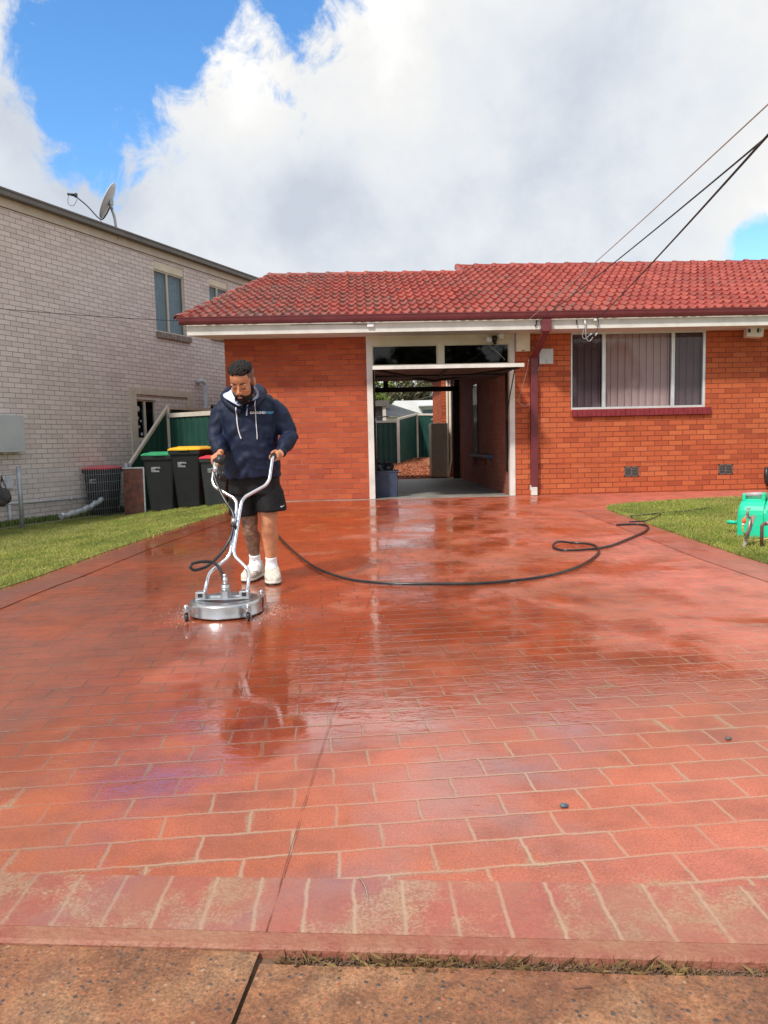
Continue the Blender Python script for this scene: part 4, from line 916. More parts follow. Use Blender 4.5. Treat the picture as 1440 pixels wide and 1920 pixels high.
# ---- inside the garage
t = thing('storage_box', 'navy blue plastic box just inside the garage on the left', 'box', (0.44,13.15,0.157), R(-4))
mb = MB()
mb.rings([[(-.24,-.20,0),(.22,-.20,0),(.22,.2,0),(-.24,.2,0)],[(-.26,-.22,.44),(.24,-.22,.44),(.24,.22,.44),(-.26,.22,.44)]], smooth=False); mb.build('body', M['navy_box'], t)
mb = MB()
for a in ((-.27,.25,-.23,-.21),(-.27,.25,.21,.23),(-.27,-.25,-.21,.21),(.23,.25,-.21,.21)): mb.box(*a,.435,.46)
mb.build('rim', M['navy_box'], t)
t = MB()
for i in range(9):
    rr = random.uniform(.05,.10); t.ell((0.40+random.uniform(-.14,.14),13.12+random.uniform(-.1,.1),0.64+random.uniform(-.03,.08)),(rr,rr,rr*.9))
for p in ((.33,.80),(.47,.77)): t.ell((p[0],13.1,p[1]-0.02),(.035,.03,.06))
o = remesh(t, 'plastic_bag', 0.012, 2, M['black']); tag(o, 'crumpled black bag lying on the navy box in the garage', 'bag')
t = thing('wall_shelf', 'blue painted plank fixed low on the garage side wall', 'shelf', (2.56,0,0))
mb = MB(); mb.box(-.10,0,14.2,16.6,.76,.82); mb.build('plank', noisy('blue_paint',(0.015,0.05,0.14),(0.03,0.08,0.20),6,0.5), t); 
for y in (14.4,16.3): mb = MB(); mb.box(-.08,0,y,y+.03,.60,.76); mb.build('bracket', M['rust'], t)
t = thing('painted_mirror', 'tall narrow pane with its pale reflected view painted on, leaning on the dark garage side wall', 'mirror', (2.545,16.2,0.85), R(0))
mb = MB(); mb.box(-.008,0,-.24,.24,0,1.45); mb.build('pane', noisy('painted_view_lower',(0.10,0.14,0.13),(0.20,0.25,0.24),1.2,0.12), t); mb = MB(); mb.box(-.014,-.004,-.26,.26,1.02,1.40); mb.build('painted_view_top', noisy('painted_view_white',(0.45,0.48,0.50),(0.55,0.58,0.60),2,0.35), t)  # white top over grey-green pane: a reflected outdoor view imitated by colour
# ---- behind the garage
t = thing('heater_unit', 'tall beige water heater cabinet standing behind the open garage', 'water heater', (2.15,19.95,0.12))
mb = MB(); mb.bbox(-.22,.23,-.10,.50,0.03,1.47,.035,seg=4); mb.build('cabinet', M['beige_unit'], t); mb = MB(); mb.box(-.225,.0,-.104,-.10,.62,.63); mb.box(.10,.13,-.106,-.10,.45,.95); mb.build('seam', M['elec'], t); mb = MB(); mb.box(-.2,.2,-.08,.45,0,.03); mb.build('base', M['blackwood'], t)
t = thing('house_corner', 'sunlit orange brick corner of the rear wing seen through the garage', 'wall', (2.43,20.6,0.1))
mb = MB(); mb.box(-.12,.35,0,2.5,0,3.2); mb.build('brickwork', M['brick'], t); 
for x, r_ in ((.02,.028),(.10,.035)):
    mb = MB(); mb.tube([(x,-.06,3.0),(x,-.06,.5),(x-.05,-.10,.25),(x-.09,-.12,0)],r_,8); mb.build('drain_pipe', M['trim'], t)
mb = MB(); mb.box(-.40,.5,-.10,3,2.84,2.92); mb.build('eave', M['blackwood'], t)
# rear yard slope of mulch
mb = MB(); ys = [19.15,20.5,22,24,26,29.4,31]; zs = [0.10,0.12,0.17,0.25,0.34,0.5,0.5]
for y, z in zip(ys, zs): mb.v += [(-9,y,z),(9,y,z)]
for i in range(len(ys)-1): mb.f.append((2*i,2*i+1,2*i+3,2*i+2)); mb.sm.append(True); mb.mi.append(0)
tag(mb.build('yard_mulch', M['mulch']), 'orange wood chip mulch covering the sloping back yard', 'mulch', kind='stuff')
M['chips'] = leaf_mat('orange_chips', (0.22,0.06,0.025), (0.40,0.13,0.06), (0.55,0.25,0.14))
def samp_m(rg, n): return np.c_[rg.uniform(-0.6,2.4,n), rg.uniform(19.2,29,n)]
blades('loose_chips', 9000, samp_m, lambda x, y: float(np.interp(y, ys, zs)), h=(0.01,0.03), w=0.05, seed=12, mt='chips', label='loose wood chips on the back yard slope', cat='wood chips', lean=2.5)
def cb_panel(mb, a, b, za, zb, zta, ztb, amp=0.012, wl=0.19):
    a = Vector((*a,0)); b = Vector((*b,0)); ln = (b-a).length; d_ = (b-a)/ln; n_ = Vector((d_.y,-d_.x,0)); k = int(ln/wl*8)+1
    prof_ = [0,0,0,1,1,1,1,0]
    for i in range(k+1):
        t_ = i/k; p = a+d_*ln*t_+n_*(amp*prof_[i%8]); mb.v += [(p.x,p.y,lerp(za,zb,t_)),(p.x,p.y,lerp(zta,ztb,t_))]
    b0_ = len(mb.v)-2*(k+1)
    for i in range(k): q = b0_+2*i; mb.f.append((q,q+2,q+3,q+1)); mb.sm.append(False); mb.mi.append(0)
def rail(mb, a, b, w=0.045, h=0.05):
    a = Vector(a); b = Vector(b); d_ = (b-a).normalized(); s_ = Vector((0,0,1)).cross(d_).normalized()*w/2; u_ = Vector((0,0,h/2))
    mb.rings([[a-s_-u_,a+s_-u_,a+s_+u_,a-s_+u_],[b-s_-u_,b+s_-u_,b+s_+u_,b-s_+u_]], smooth=False)
FA = (-2.2,26.6); FB = (1.412, 26.6, 0.0331); FC = (2.3201, 29.6, 0.2754); FE = (5.2,27.5)
t = thing('yard_fence', 'dark green steel fence with pale rails at the far end of the back yard', 'fence', (0,0,0))
zb, zt = FB[2], (1.4496, 26.6, 1.8453)[2]; zb2, zt2 = FC[2], (2.3549, 29.6, 2.164)[2]
mb = MB(); cb_panel(mb, FA, FB[:2], zb-.1, zb-.02, zt, zt); mb.build('panel', M['colorbond'], t)
mb = MB(); cb_panel(mb, FB[:2], FC[:2], zb, zb2, zt+.05, zt2); mb.build('panel', M['colorbond'], t)
mb = MB(); cb_panel(mb, FC[:2], FE, zb2, zb2-.1, zt2, zt2-.15); mb.build('panel', M['colorbond'], t)
for a, b in (((*FA,zt),(FB[0],FB[1],zt)),((FB[0],FB[1],zt+.08),(FC[0],FC[1],zt2+.03)),((FC[0],FC[1],zt2+.02),(*FE,zt2-.13)),((FB[0],FB[1],zb),(FC[0],FC[1],zb2)),((FC[0],FC[1],zb2),(*FE,zb2-.1))):
    mb = MB(); rail(mb, a, b, .07, .075); mb.build('rail', M['rail'], t)
for p, z0_, z1_ in ((FB,zb-.1,zt+.1),(FC,zb2-.3,zt2+.05)): mb = MB(); mb.box(p[0]-.05,p[0]+.05,p[1]-.06,p[1]+.0,z0_,z1_); mb.build('post', M['rail'], t)
t = MB(); t.box(-3,5.5,29.75,29.85,-.2,zb2+.02); t.build('retaining_edge', noisy('grey_sleeper',(0.14,0.14,0.13),(0.22,0.21,0.19),4,0.8)); bpy.data.objects['retaining_edge']['label'] = 'low grey retaining sleeper under the back yard fence'; bpy.data.objects['retaining_edge']['category'] = 'retaining wall'
t = thing('clothesline', 'thin steel folding clothes line on a post beside the far green fence', 'clothes line', (0,0,0))
a = Vector((2.6093, 24, 1.88)); mb = MB(); 
for p in ((2.3341, 24, 1.8012),(2.8045, 24.5, 1.9625),(2.7673, 23.6, 1.8294)): mb.tube([a, p], .015, 6)
mb.tube([(2.3341, 24, 1.8012),(2.8045, 24.5, 1.9625)],.008,5); mb.tube([a,(a.x,a.y,0.3)],.02,6); mb.build('arm', M['alu'], t)
t = thing('clothes_post', 'grey steel post with a short dark arm inside the back yard, left', 'post', (0,0,0))
mb = MB(); p = (0.4794, 21.5, 1.8234); mb.tube([(p[0],p[1],0.1),p],.045,8); mb.build('pole', M['galv'], t); mb = MB(); mb.tube([p,(p[0]+.38,p[1],p[2]+.02)],.02,6); mb.build('arm', M['black'], t)
# grey-roofed neighbour and white house beyond
t = thing('far_house', 'grey-roofed house beyond the back fence', 'house', (0,0,0))
a = (-1.8691, 38, 3.7139); b = (1.631, 38, 3.0567); c = (3.8462, 42, 2.3915)
mb = MB(); mb.add([(-3.5557, 46, 4.2903),(1.9744, 46, 3.4687),(3.6442, 38, 2.3723),(-2.9776, 38, 2.5137)], [(0,3,2,1),(0,1,2,3)]); mb.build('roof', M['slate'], t)
mb = MB(); p = (1.3696, 33, 2.8002); mb.box(p[0]-3,p[0],32.5,33,p[2]-.12,p[2]+.12); mb.build('gutter', M['roofgrey'], t)
mb = MB(); mb.box(-6,2.9,38.3,38.5,0,(1.617, 38, 2.4156)[2]); mb.build('wall', M['whitehouse'], t); mb = MB(); q = (1.1523, 33, 2.5033); mb.box(q[0]-.07,q[0]+.07,32.6,32.75,0,p[2]); mb.build('veranda_post', M['rail'], t)
mb = MB(); z_ = (0.6825, 32.9, 2.5089)[2]; mb.box(p[0]-3,q[0]-.08,33.0,33.3,0,p[2]-.12); mb.build('shade_toned_wall', M['slate'], t)  # the shade on this wall is put into its dark slate colour
t = thing('white_house', 'white rendered two-storey house far behind the back fence', 'house', (0,0,0))
p0 = (2.5668, 52, 3.9167); p1 = (7.0064, 52, 4.0079); mb = MB(); mb.box(p0[0],p1[0]+3,52,60,0,p0[2]+.05); mb.build('wall', M['whitehouse'], t)
mb = MB(); q0 = (4.2055, 51.8, 3.5439); mb.box(q0[0],p1[0]+3,51.5,51.99,q0[2]-.03,q0[2]+.04); mb.build('ledge', M['galv'], t)
q0 = (4.505, 51.9, 3.3233); q1 = (6.6066, 51.9, 2.8395); mb = MB(); mb.box(q0[0],q1[0],51.9,51.95,q1[2]-.5,q0[2]); mb.build('window', M['glass_blue'], t); mb = MB(); mb.box(q0[0]-.1,q0[0]-.005,51.88,51.99,q1[2]-.5,q0[2]+.1); mb.build('window_frame', M['galv'], t)
def tree(name, label, x, y, z0, h, crown, seed, mt, leaf=0.22, n=2600, trunk=0.18, group=None, tn='bark'):
    rg = np.random.default_rng(seed); t = thing(name, label, 'tree', (x,y,z0), group=group)
    mb = MB(); tips = []
    def limb(p, d, ln, r, lv):
        q = p+d*ln; mid = p+d*ln*.5+Vector(rg.normal(0,ln*.06,3)); mb.tube([p,mid,q],[r,r*.8,r*.6],6)
        if lv == 0: tips.append(q); return
        for _ in range(3 if lv > 1 else 2):
            nd = (d+Vector((rg.normal(0,.55),rg.normal(0,.55),rg.normal(.15,.3)))).normalized(); limb(q, nd, ln*rg.uniform(.55,.8), r*.55, lv-1)
    limb(Vector((0,0,0)), Vector((rg.normal(0,.08),0,1)).normalized(), h*.36, trunk, 3); mb.build('trunk', M[tn], t, uv=False)
    cl = []
    for k in range(26):
        u_ = rg.normal(0,1,3); u_ /= np.linalg.norm(u_); rr = rg.uniform(.35,1.0)
        cl.append(((u_[0]*crown[0]*rr, u_[1]*crown[0]*rr, h*.68+u_[2]*crown[1]*rr), crown[0]*rg.uniform(.18,.38)))
    for q in tips[:14]: cl.append((tuple(q), crown[0]*.25))
    per = n//len(cl); P = []
    for c_, r_ in cl:
        u_ = rg.normal(0,1,(per,3)); u_ /= np.linalg.norm(u_,axis=1)[:,None]; P.append(np.array(c_)+u_*r_*(rg.uniform(.2,1,(per,1))**.5)*np.array([1,1,.7]))
    P = np.concatenate(P); n_ = len(P); A = rg.normal(0,1,(n_,3)); A /= np.linalg.norm(A,axis=1)[:,None]; B = np.cross(A, rg.normal(0,1,(n_,3))); B /= np.linalg.norm(B,axis=1)[:,None]
    s_ = leaf*rg.uniform(.5,1.2,(n_,1)); V = np.empty((n_*4,3)); V[0::4] = P-A*s_; V[1::4] = P+B*s_*.45; V[2::4] = P+A*s_; V[3::4] = P-B*s_*.45
    me = bpy.data.meshes.new('crown'); me.vertices.add(n_*4); me.vertices.foreach_set('co', V.ravel()); me.loops.add(n_*4); me.loops.foreach_set('vertex_index', np.arange(n_*4,dtype=np.int32)); me.polygons.add(n_)
    me.polygons.foreach_set('loop_start', (np.arange(n_)*4).astype(np.int32)); me.polygons.foreach_set('loop_total', np.full(n_,4,np.int32)); me.update(calc_edges=True)
    obj_from('crown', me, M[mt], t); return t
tree('leafy_tree', 'bright yellow-green tree beyond the back fence, left', 0.35, 41, 0, 5.4, (1.5,1.5), 21, 'leaf', .12, 5200)
tree('gum_tree', 'olive gum tree behind the white house, nearest the brick corner', 4.1, 63, 0, 7.9, (1.7,1.5), 22, 'gum', .16, 4200)
tree('gum_tree', 'smaller olive gum tree behind the white house, left of the other gum', 1.9, 66, 0, 7.0, (1.4,.9), 23, 'gum', .16, 2600)
tree('gum_tree', 'low spreading gum tree just above the white house roof', 0.9, 62, 0, 5.3, (1.3,.6), 24, 'gum', .16, 3000)
tree('gum_tree', 'gum tree partly hidden behind the sunlit brick corner', 6.4, 64, 0, 7.2, (1.8,1.4), 25, 'gum', .16, 3400)
# trees across the street, mirrored in the house windows
for i, (x, y, h, c) in enumerate(((5.5,-16,7.5,(3.2,2.6)),(12.5,-17,7,(3.0,2.2)),(1.2,-17,6,(1.5,1.6)))):
    tree('street_tree', ['spreading tree across the street mirrored in the front window','second tree across the street mirrored in the right of the window','tree across the street mirrored in the garage transom'][i], x, y, 0, h, c, 30+i, 'gum', .35, 3600, trunk=.25)
# ---------------------------------------------------------------- pale brick house next door (local x along the wall, -y outward)
W0 = (-5.983, 12.53, -0.155)
NH = thing('neighbour_house', 'two-storey pale grey brick house with a dark gutter on the left', 'house', W0, R(65))
holes = [(4.165,5.16,3.72,5.20),(6.09,6.85,3.90,5.20),(3.41,4.03,1.44,2.26),(5.95,6.35,1.95,2.25)]
NT = 5.27
mb = MB(); wall_holes(mb, -7.0, 13.0, -0.2, NT, holes, 0.0, 0.10); mb.box(-7.0,-6.9,0.1,8,-.2,NT); mb.box(-6.9,13,7.9,8.0,-.2,NT)
mb.build('wall', M['brick_grey'], NH)
mb = MB(); mb.box(-7.1,13,-.03,.02,NT+0.01,NT+.16); mb.build('fascia', M['trim'], NH)
mb = MB(); mb.box(-7.15,13,-.17,-.031,NT+.155,NT+.25); mb.box(-7.15,13,-.185,-.165,NT+.235,NT+.265); mb.build('gutter', M['roofgrey'], NH)
mb = MB(); mb.add([(-7.2,-.15,NT+.24),(13,-.15,NT+.24),(13,4,NT+.75),(-7.2,4,NT+.75),(-7.2,8.2,NT+.24),(13,8.2,NT+.24)], [(0,1,2,3),(3,2,5,4)]); mb.build('roof', M['roofgrey'], NH)
def nwin(x0, x1, z0, z1, ztop=None, split=0.45, curtain=True, sill=True, mt='trim', dark=False):
    f = MB(); y = .055; t_ = .035
    f.box(x0,x1,y-.02,y+.03,z0,z0+t_); f.box(x0,x1,y-.02,y+.03,z1-t_,z1); f.box(x0,x0+t_,y-.02,y+.03,z0+t_,z1-t_); f.box(x1-t_,x1,y-.02,y+.03,z0+t_,z1-t_)
    xm = lerp(x0,x1,split); f.box(xm-.025,xm+.025,y-.025,y+.03,z0+t_,z1-t_); o = f.build('window', M[mt], NH)
    p = MB(); p.box(x0+t_,x1-t_,y+.0,y+.006,z0+t_,z1-t_); p.build('pane', M['glass_blue'], o)
    if curtain:
        c_ = MB(); k = 24
        for i in range(k):
            a, b = lerp(x0,x1,i/k), lerp(x0,x1,(i+1)/k); c_.add([(a,.13+.012*(i%2),z0),(b,.13+.012*((i+1)%2),z0),(b,.13+.012*((i+1)%2),z1),(a,.13+.012*(i%2),z1)], [(0,1,2,3)], True)
        c_.build('curtain', M['curtain'], o)
    b_ = MB(); b_.box(x0-.2,x1+.2,.18,.22,z0-.2,z1+.1); b_.build('room_backing', M['blackwood'], o)
    if ztop: q = MB(); q.box(x0,x1,.015,.09,z1,ztop); q.build('head_panel', M['cream'], o)
    if sill:
        s_ = MB(); x = x0-.02
        while x < x1+.12:
            s_.bbox(x,x+.080,-.06,.05,z0-.125,z0-.004,.006,M=Matrix.Translation((0,0,0))); x += .088
        s_.build('window_sill', M['brick_sill'], o)
    return o
M['curtain'] = noisy('net_curtain', (0.62,0.70,0.76), (0.80,0.85,0.88), 9, 0.8)
nwin(4.165,5.16,3.72,5.03,5.20); nwin(6.09,6.85,3.90,5.05,5.20); nwin(3.41,4.03,1.44,2.26,None,.48,False,False); nwin(5.95,6.35,1.95,2.25,None,.5,False,False)
for cx, cz, r_ in ((3.52,2.07,.055),(3.50,1.88,.035),(3.59,1.82,.025),(3.53,1.70,.03),(3.60,1.55,.035)): d_ = MB(); d_.lathe([(0,0),(r_,0),(r_,.002)],c=(0,0,0),n=16,M=Matrix.Translation((cx,.052,cz))@Matrix.Rotation(R(90),4,'X')); d_.build('window_sticker', M['elec'], NH)
mb = MB(); mb.box(3.22,3.40,-.035,0.002,1.0,2.49); mb.box(5.08,5.27,-.035,.002,1.0,2.49); mb.box(3.40,5.08,-.035,.002,2.365,2.49); mb.build('render_trim', M['trim'], NH)
mb = MB(); mb.tube(bend_path([(5.47,-.0,2.74),(5.50,-.10,2.78),(5.62,-.12,2.70),(5.63,-.10,1.6),(5.63,-.10,-.1)],.05),.052,12); mb.tube([(5.63,-.10,2.36),(5.63,-.10,2.30)],.060,12); mb.build('drain_pipe', M['pvc'], NH)
mb = MB(); mb.tube([(-2,-.04,.42),(0.26,-.04,.378),(2.6,-.04,.345)],.018,8); mb.tube([(1.52,-.04,.33),(1.52,-.05,.40)],.024,8); mb.tube([(.17,-.05,.36),(.17,-.05,-.1)],.022,8); mb.build('conduit', M['pvc'], NH)
def on_wall(name, label, cat, x, z): 
    p = Vector((x*math.sin(R(25))+W0[0], x*math.cos(R(25))+W0[1], W0[2]+z)); return thing(name, label, cat, tuple(p), R(65))
t = on_wall('electrical_cabinet', 'grey metal electrical cabinet on the pale brick wall at the left edge', 'meter box', 0.14, 1.545)
mb = MB(); mb.bbox(-.38,.34,-.16,0,-.31,.31,.01); mb.build('cabinet', M['elec'], t); mb = MB(); mb.box(-.30,.26,-.163,-.159,-.25,.25); mb.build('door', M['elec'], t); mb = MB(); mb.tube([(-.02,-.08,-.34),(-.02,-.08,-.30)],.025,8); mb.build('gland', M['cream'], t)
t = on_wall('power_box', 'small pale blue-grey outlet box low on the pale brick wall', 'outlet box', 0.22, 0.74)
mb = MB(); mb.bbox(-.055,.055,-.06,0,-.11,.11,.01); mb.build('cover', M['pvc'], t)
# thin lines strung along the wall to the red roof
mb = MB(); a = Vector((-5.0362, 11, 3.1392)); b = Vector((-2.7035, 12.15, 3.0901)); a = b+(a-b)*1.3; mb.tube([a.lerp(b,i/12)-Vector((0,0,.03*4*(i/12)*(1-i/12))) for i in range(13)],.0045,5); tag(mb.build('wall_line', M['wire']), 'thin dark line crossing the pale brick wall, ending at the red roof corner', 'cable')
# satellite dish on the dark roof edge
t = on_wall('satellite_dish', 'grey satellite dish on a short mast on the roof next door', 'satellite dish', 3.10, NT+.22)
W2L = Matrix.Rotation(-R(65),3,'Z')
def dw(x, z, y=0.0): return W2L@Vector((x,y,z))
mb = MB(); mb.tube(bend_path([dw(.02,-.12),dw(-.01,.30),dw(-.06,.46)],.1),.026,8); mb.build('mast', M['galv'], t)
mb = MB(); mb.box(-.07,.09,-.02,.12,-.03,.0); mb.build('foot_plate', M['galv'], t)
dirn = (W2L@Vector((-0.80,-0.16,0.40))).normalized(); ctr = dw(-.13,.62); q = dirn.to_track_quat('Z','Y').to_matrix().to_4x4(); Mx = Matrix.Translation(ctr)@q
mb = MB(); n_ = 32; rg = []
for k in range(7):
    r_ = .36*k/6+.001; rg.append([Mx@Vector((r_*math.cos(2*math.pi*j/n_), r_*math.sin(2*math.pi*j/n_), .28*r_*r_-.03)) for j in range(n_)])
rg2 = [[v-dirn*.012 for v in r_] for r_ in rg[::-1]]; mb.rings(rg+rg2, cap=True); mb.build('dish', M['elec'], t)
mb = MB(); mb.tube([dw(-.06,.46), ctr-dirn*.05],.03,8); mb.box(-.05,.05,-.04,.04,-.06,.06,Matrix.Translation(ctr-dirn*.05)); mb.build('dish_bracket', M['galv'], t)
feed = dw(-.76,.72,-.05); low = min([Mx@Vector((.36*math.cos(a),.36*math.sin(a),.0)) for a in np.linspace(0,6.28,60)], key=lambda v: v.z)
mb = MB(); mb.tube(smooth_path([ctr-dirn*.06+Vector((0,0,-.05)), low.lerp(ctr,.3)-dirn*.08, low+Vector((0,0,-.03)), low.lerp(feed,.5)+Vector((0,0,.01)), feed],5),.013,6); mb.build('feed_arm', M['black'], t)
mb = MB(); ax_ = (ctr-feed).normalized(); mb.tube([feed-ax_*.12, feed+ax_*.02],[.022,.03],8); mb.tube([feed+ax_*.02,feed+ax_*.06],[.045,.045],10); mb.build('receiver', M['black'], t)
mb = MB(); mb.tube(smooth_path([feed-ax_*.10,feed+W2L@Vector((-.12,0,-.16)),feed+W2L@Vector((-.02,0,-.20)),feed+W2L@Vector((.06,0,-.08))],5),.005,5); mb.build('lead', M['wire'], t)
mb = MB(); mb.tube(smooth_path([low+Vector((0,0,-.03)),dw(-.22,.12),dw(-.10,.05),dw(-.02,.12)],5),.006,5); mb.build('lead', M['wire'], t)
# ---------------------------------------------------------------- wire fence
P1 = Vector((-4.36,14.3,gnd(-4.36,14.3))); P2 = Vector((-5.47,12.2,gnd(-5.47,12.2)))
dv = (P1-P2).normalized(); ln = (P1-P2).length; P3 = P2-dv*2.6; P3.z = gnd(P3.x,P3.y)
FN = thing('wire_fence', 'low grey welded wire fence in front of the pale brick wall', 'fence', tuple(P2))
off = P2
for p in (P2, P3):
    mb = MB(); mb.tube([p-off-Vector((0,0,.1)), p-off+Vector((0,0,1.0))],.035,10); mb.ell(p-off+Vector((0,0,1.0)),(.038,.038,.02),n=10,k=5); mb.build('post', M['galv'], FN)
p = P1+Vector((-.03,-.05,0)); mb = MB(); mb.tube([p-off-Vector((0,0,.1)), p-off+Vector((0,0,.98))],.038,10); mb.tube([p-off+Vector((.02,-.02,.85)), p-off+Vector((.30,-.30,0))],.018,6); mb.build('post', M['galv'], FN)
def meshpanel(a, b, z0_=.04, z1_=.95):
    mb = MB(); L_ = (b-a).length; d_ = (b-a)/L_; k = int(L_/.052)
    for i in range(k+1):
        q = a+d_*(L_*i/k); g0 = Vector((q.x,q.y,lerp(a.z,b.z,i/k))); mb.tube([g0-off+Vector((0,0,z0_)), g0-off+Vector((0,0,z1_))],.0020,4)
        if i < k and i%1 == 0:
            q2 = a+d_*(L_*(i+1)/k); mb.tube([g0-off+Vector((0,0,z1_)), (g0+q2)/2-off+Vector((0,0,z1_+.03)), q2-off+Vector((0,0,z1_))],.002,4)
    for z in (z0_+.02,.18,.34,.50,.66,.80,.93): mb.tube([a-off+Vector((0,0,z)), b-off+Vector((0,0,z))],.0020 if z < .9 else .004,4)
    return mb
M['mesh'] = noisy('pale_galvanised_wire', (0.42,0.46,0.50), (0.58,0.62,0.66), 30, 0.5, metal=0.2)
meshpanel(P2,p).build('mesh_panel', M['mesh'], FN, uv=False); meshpanel(P3,P2).build('mesh_panel', M['mesh'], FN, uv=False)
# ---------------------------------------------------------------- green steel side fence
G2 = Vector((-3.90,15.6,-.1)); G1 = Vector((-4.34,14.32,-.12)); G3 = Vector((-2.19,14.12,.05)); dd = Vector((math.sin(R(25)),math.cos(R(25)),0)); G4 = G2+dd*3.2
GF = thing('green_fence', 'dark green steel fence with cream rails beside the bins, stepping down to the wire fence', 'fence', (0,0,0))
mb = MB(); cb_panel(mb, G1[:2], G2[:2], -.15, -.12, .78, 1.90); cb_panel(mb, G2[:2], G4[:2], -.12, -.12, 1.9, 1.9); mb.build('panel', M['colorbond'], GF)
mb = MB(); cb_panel(mb, G2[:2], G3[:2], -.12, 0.0, 1.72, 1.72); mb.build('panel', M['colorbond'], GF)
mb = MB(); rail(mb, (G1.x,G1.y,.80), (G2.x,G2.y,1.93), .06, .07); rail(mb, (G2.x,G2.y,1.915), (G4.x,G4.y,1.915), .06, .06); rail(mb, (G2.x,G2.y-.02,1.755), (G3.x,G3.y,1.745), .06, .085); mb.build('rail', M['rail'], GF)
mb = MB(); mb.box(G2.x-.04,G2.x+.045,G2.y-.06,G2.y+.02,-.2,1.93); mb.build('post', M['rail'], GF); mb = MB(); mb.box(G1.x-.03,G1.x+.03,G1.y-.03,G1.y+.03,-.2,.82); mb.build('post', M['galv'], GF)
# leaning rusty board with a pale metal edge
a = (-4.1475, 14.15, -0.0431); t = thing('rusty_board', 'rust-brown stained board leaning beside the green-lidded bin', 'board', (-4.17,13.9,-.13), R(8))
Mx = Matrix.Rotation(R(-3),4,'X')@Matrix.Rotation(R(0),4,'Y')
mb = MB(); mb.box(-.17,.20,-.012,.012,0,.86,Mx); mb.build('panel', M['board'], t); mb = MB(); mb.box(-.18,.20,-.02,.02,.86,.885,Mx); mb.box(.18,.205,-.02,.02,0,.86,Mx); mb.build('edge', M['galv'], t)
# ---------------------------------------------------------------- wheelie bins
def bin_proto(s=1.0, body='bin', lid='lid_green'):
    t = thing('wheelie_bin', None, 'bin'); w0, w1, d0, d1, h = .215*s, .285*s, .24*s, .33*s, .98*s
    def rr(w, d, z, r_, dy=0): 
        pts = []
        for cx, cy, a0 in ((w-r_,d-r_,0),(-w+r_,d-r_,90),(-w+r_,-d+r_,180),(w-r_,-d+r_,270)):
            for k in range(4): a = R(a0+30*k); pts.append(Vector((cx+r_*math.cos(a), cy+r_*math.sin(a)+dy, z)))
        return pts
    mb = MB(); mb.rings([rr(w0,d0,.03*s,.05*s),rr(w0+.005*s,d0+.005*s,.12*s,.05*s),rr(w0+.018*s,d0+.02*s,.30*s,.05*s),rr(w1-.012*s,d1-.02*s,.90*s,.05*s),rr(w1-.012*s,d1-.02*s,.905*s,.05*s),rr(w1+.012*s,d1+.01*s,.915*s,.05*s),rr(w1+.014*s,d1+.012*s,h,.05*s)], smooth=False)
    mb.box(-.18*s,.18*s,d1+.02*s,d1+.10*s,.90*s,.93*s); mb.build('body', M[body], t)
    mb = MB(); mb.rings([rr(w1+.005*s,d1,h+.002,.05*s),rr(w1+.022*s,d1+.02*s,h+.004,.055*s),rr(w1+.022*s,d1+.02*s,h+.022*s,.055*s),rr(w1-.015*s,d1-.015*s,h+.045*s,.05*s,.01),rr(w1-.08*s,d1-.08*s,h+.058*s,.05*s,.01),rr(w1-.10*s,d1-.12*s,h+.070*s,.05*s,.03)], smooth=False)
    mb.tube([(-w1*.8,d1+.05*s,h+.03*s),(w1*.8,d1+.05*s,h+.03*s)],.022*s,8); mb.box(-.10*s,.10*s,-d1-.045*s,-d1-.01*s,h+.002,h+.018*s); mb.build('lid', M[lid], t)
    for sx_ in (-1,1):
        w_ = MB(); w_.lathe([(.03*s,-.025*s),(.095*s,-.025*s),(.10*s,-.018*s),(.10*s,.018*s),(.095*s,.025*s),(.03*s,.025*s)],n=20,M=Matrix.Translation((sx_*.235*s,.23*s,.10*s))@Matrix.Rotation(R(90),4,'Y')); w_.build('wheel', M['black'], t)
    me = text_mesh('LIVERPOOL\nCITY\nCOUNCIL', .037*s, bold=.0014*s, extrude=.0006, sx=.85)
    tilt = math.atan2(.07,.60)*1.0
    for v in me.vertices: x_, y_, z_ = v.co; v.co = Vector((x_-.135*s, -(d0+.02*s)-( (.73*s+y_)-.30*s)*.083-.006-abs(z_)*.5, .76*s+y_))
    obj_from('lettering', me, M['decal'], t); return t
B1 = bin_proto(1.03,'bin','lid_green'); B1.location = (-3.56,13.78,gnd(-3.56,13.5)); B1.rotation_euler = (0,0,R(-2)); B1['label'] = 'black wheelie bin with a green lid, left of the yellow-lidded bin'; B1['group'] = 'wheelie bins beside the green fence'
B2 = bin_proto(1.03,'bin','lid_yellow'); B2.location = (-2.95,13.42,gnd(-2.9,13.1)); B2.rotation_euler = (0,0,R(-14)); B2['label'] = 'black wheelie bin with a yellow lid, its side turned to the camera'; B2['group'] = B1['group']
B3 = bin_proto(.82,'bin_grey','lid_red'); B3.location = (-2.46,12.90,gnd(-2.46,12.9)); B3.rotation_euler = (0,0,R(6)); B3['label'] = 'smaller dark grey bin with a red lid between the yellow-lidded bin and the man'; B3['group'] = B1['group']
B4 = bin_proto(.90,'bin','lid_red'); B4.location = (-4.83,14.25,-.155); B4.rotation_euler = (0,0,R(-12)); B4['label'] = 'black bin with a dark red lid standing behind the wire fence'; B4['group'] = B1['group']
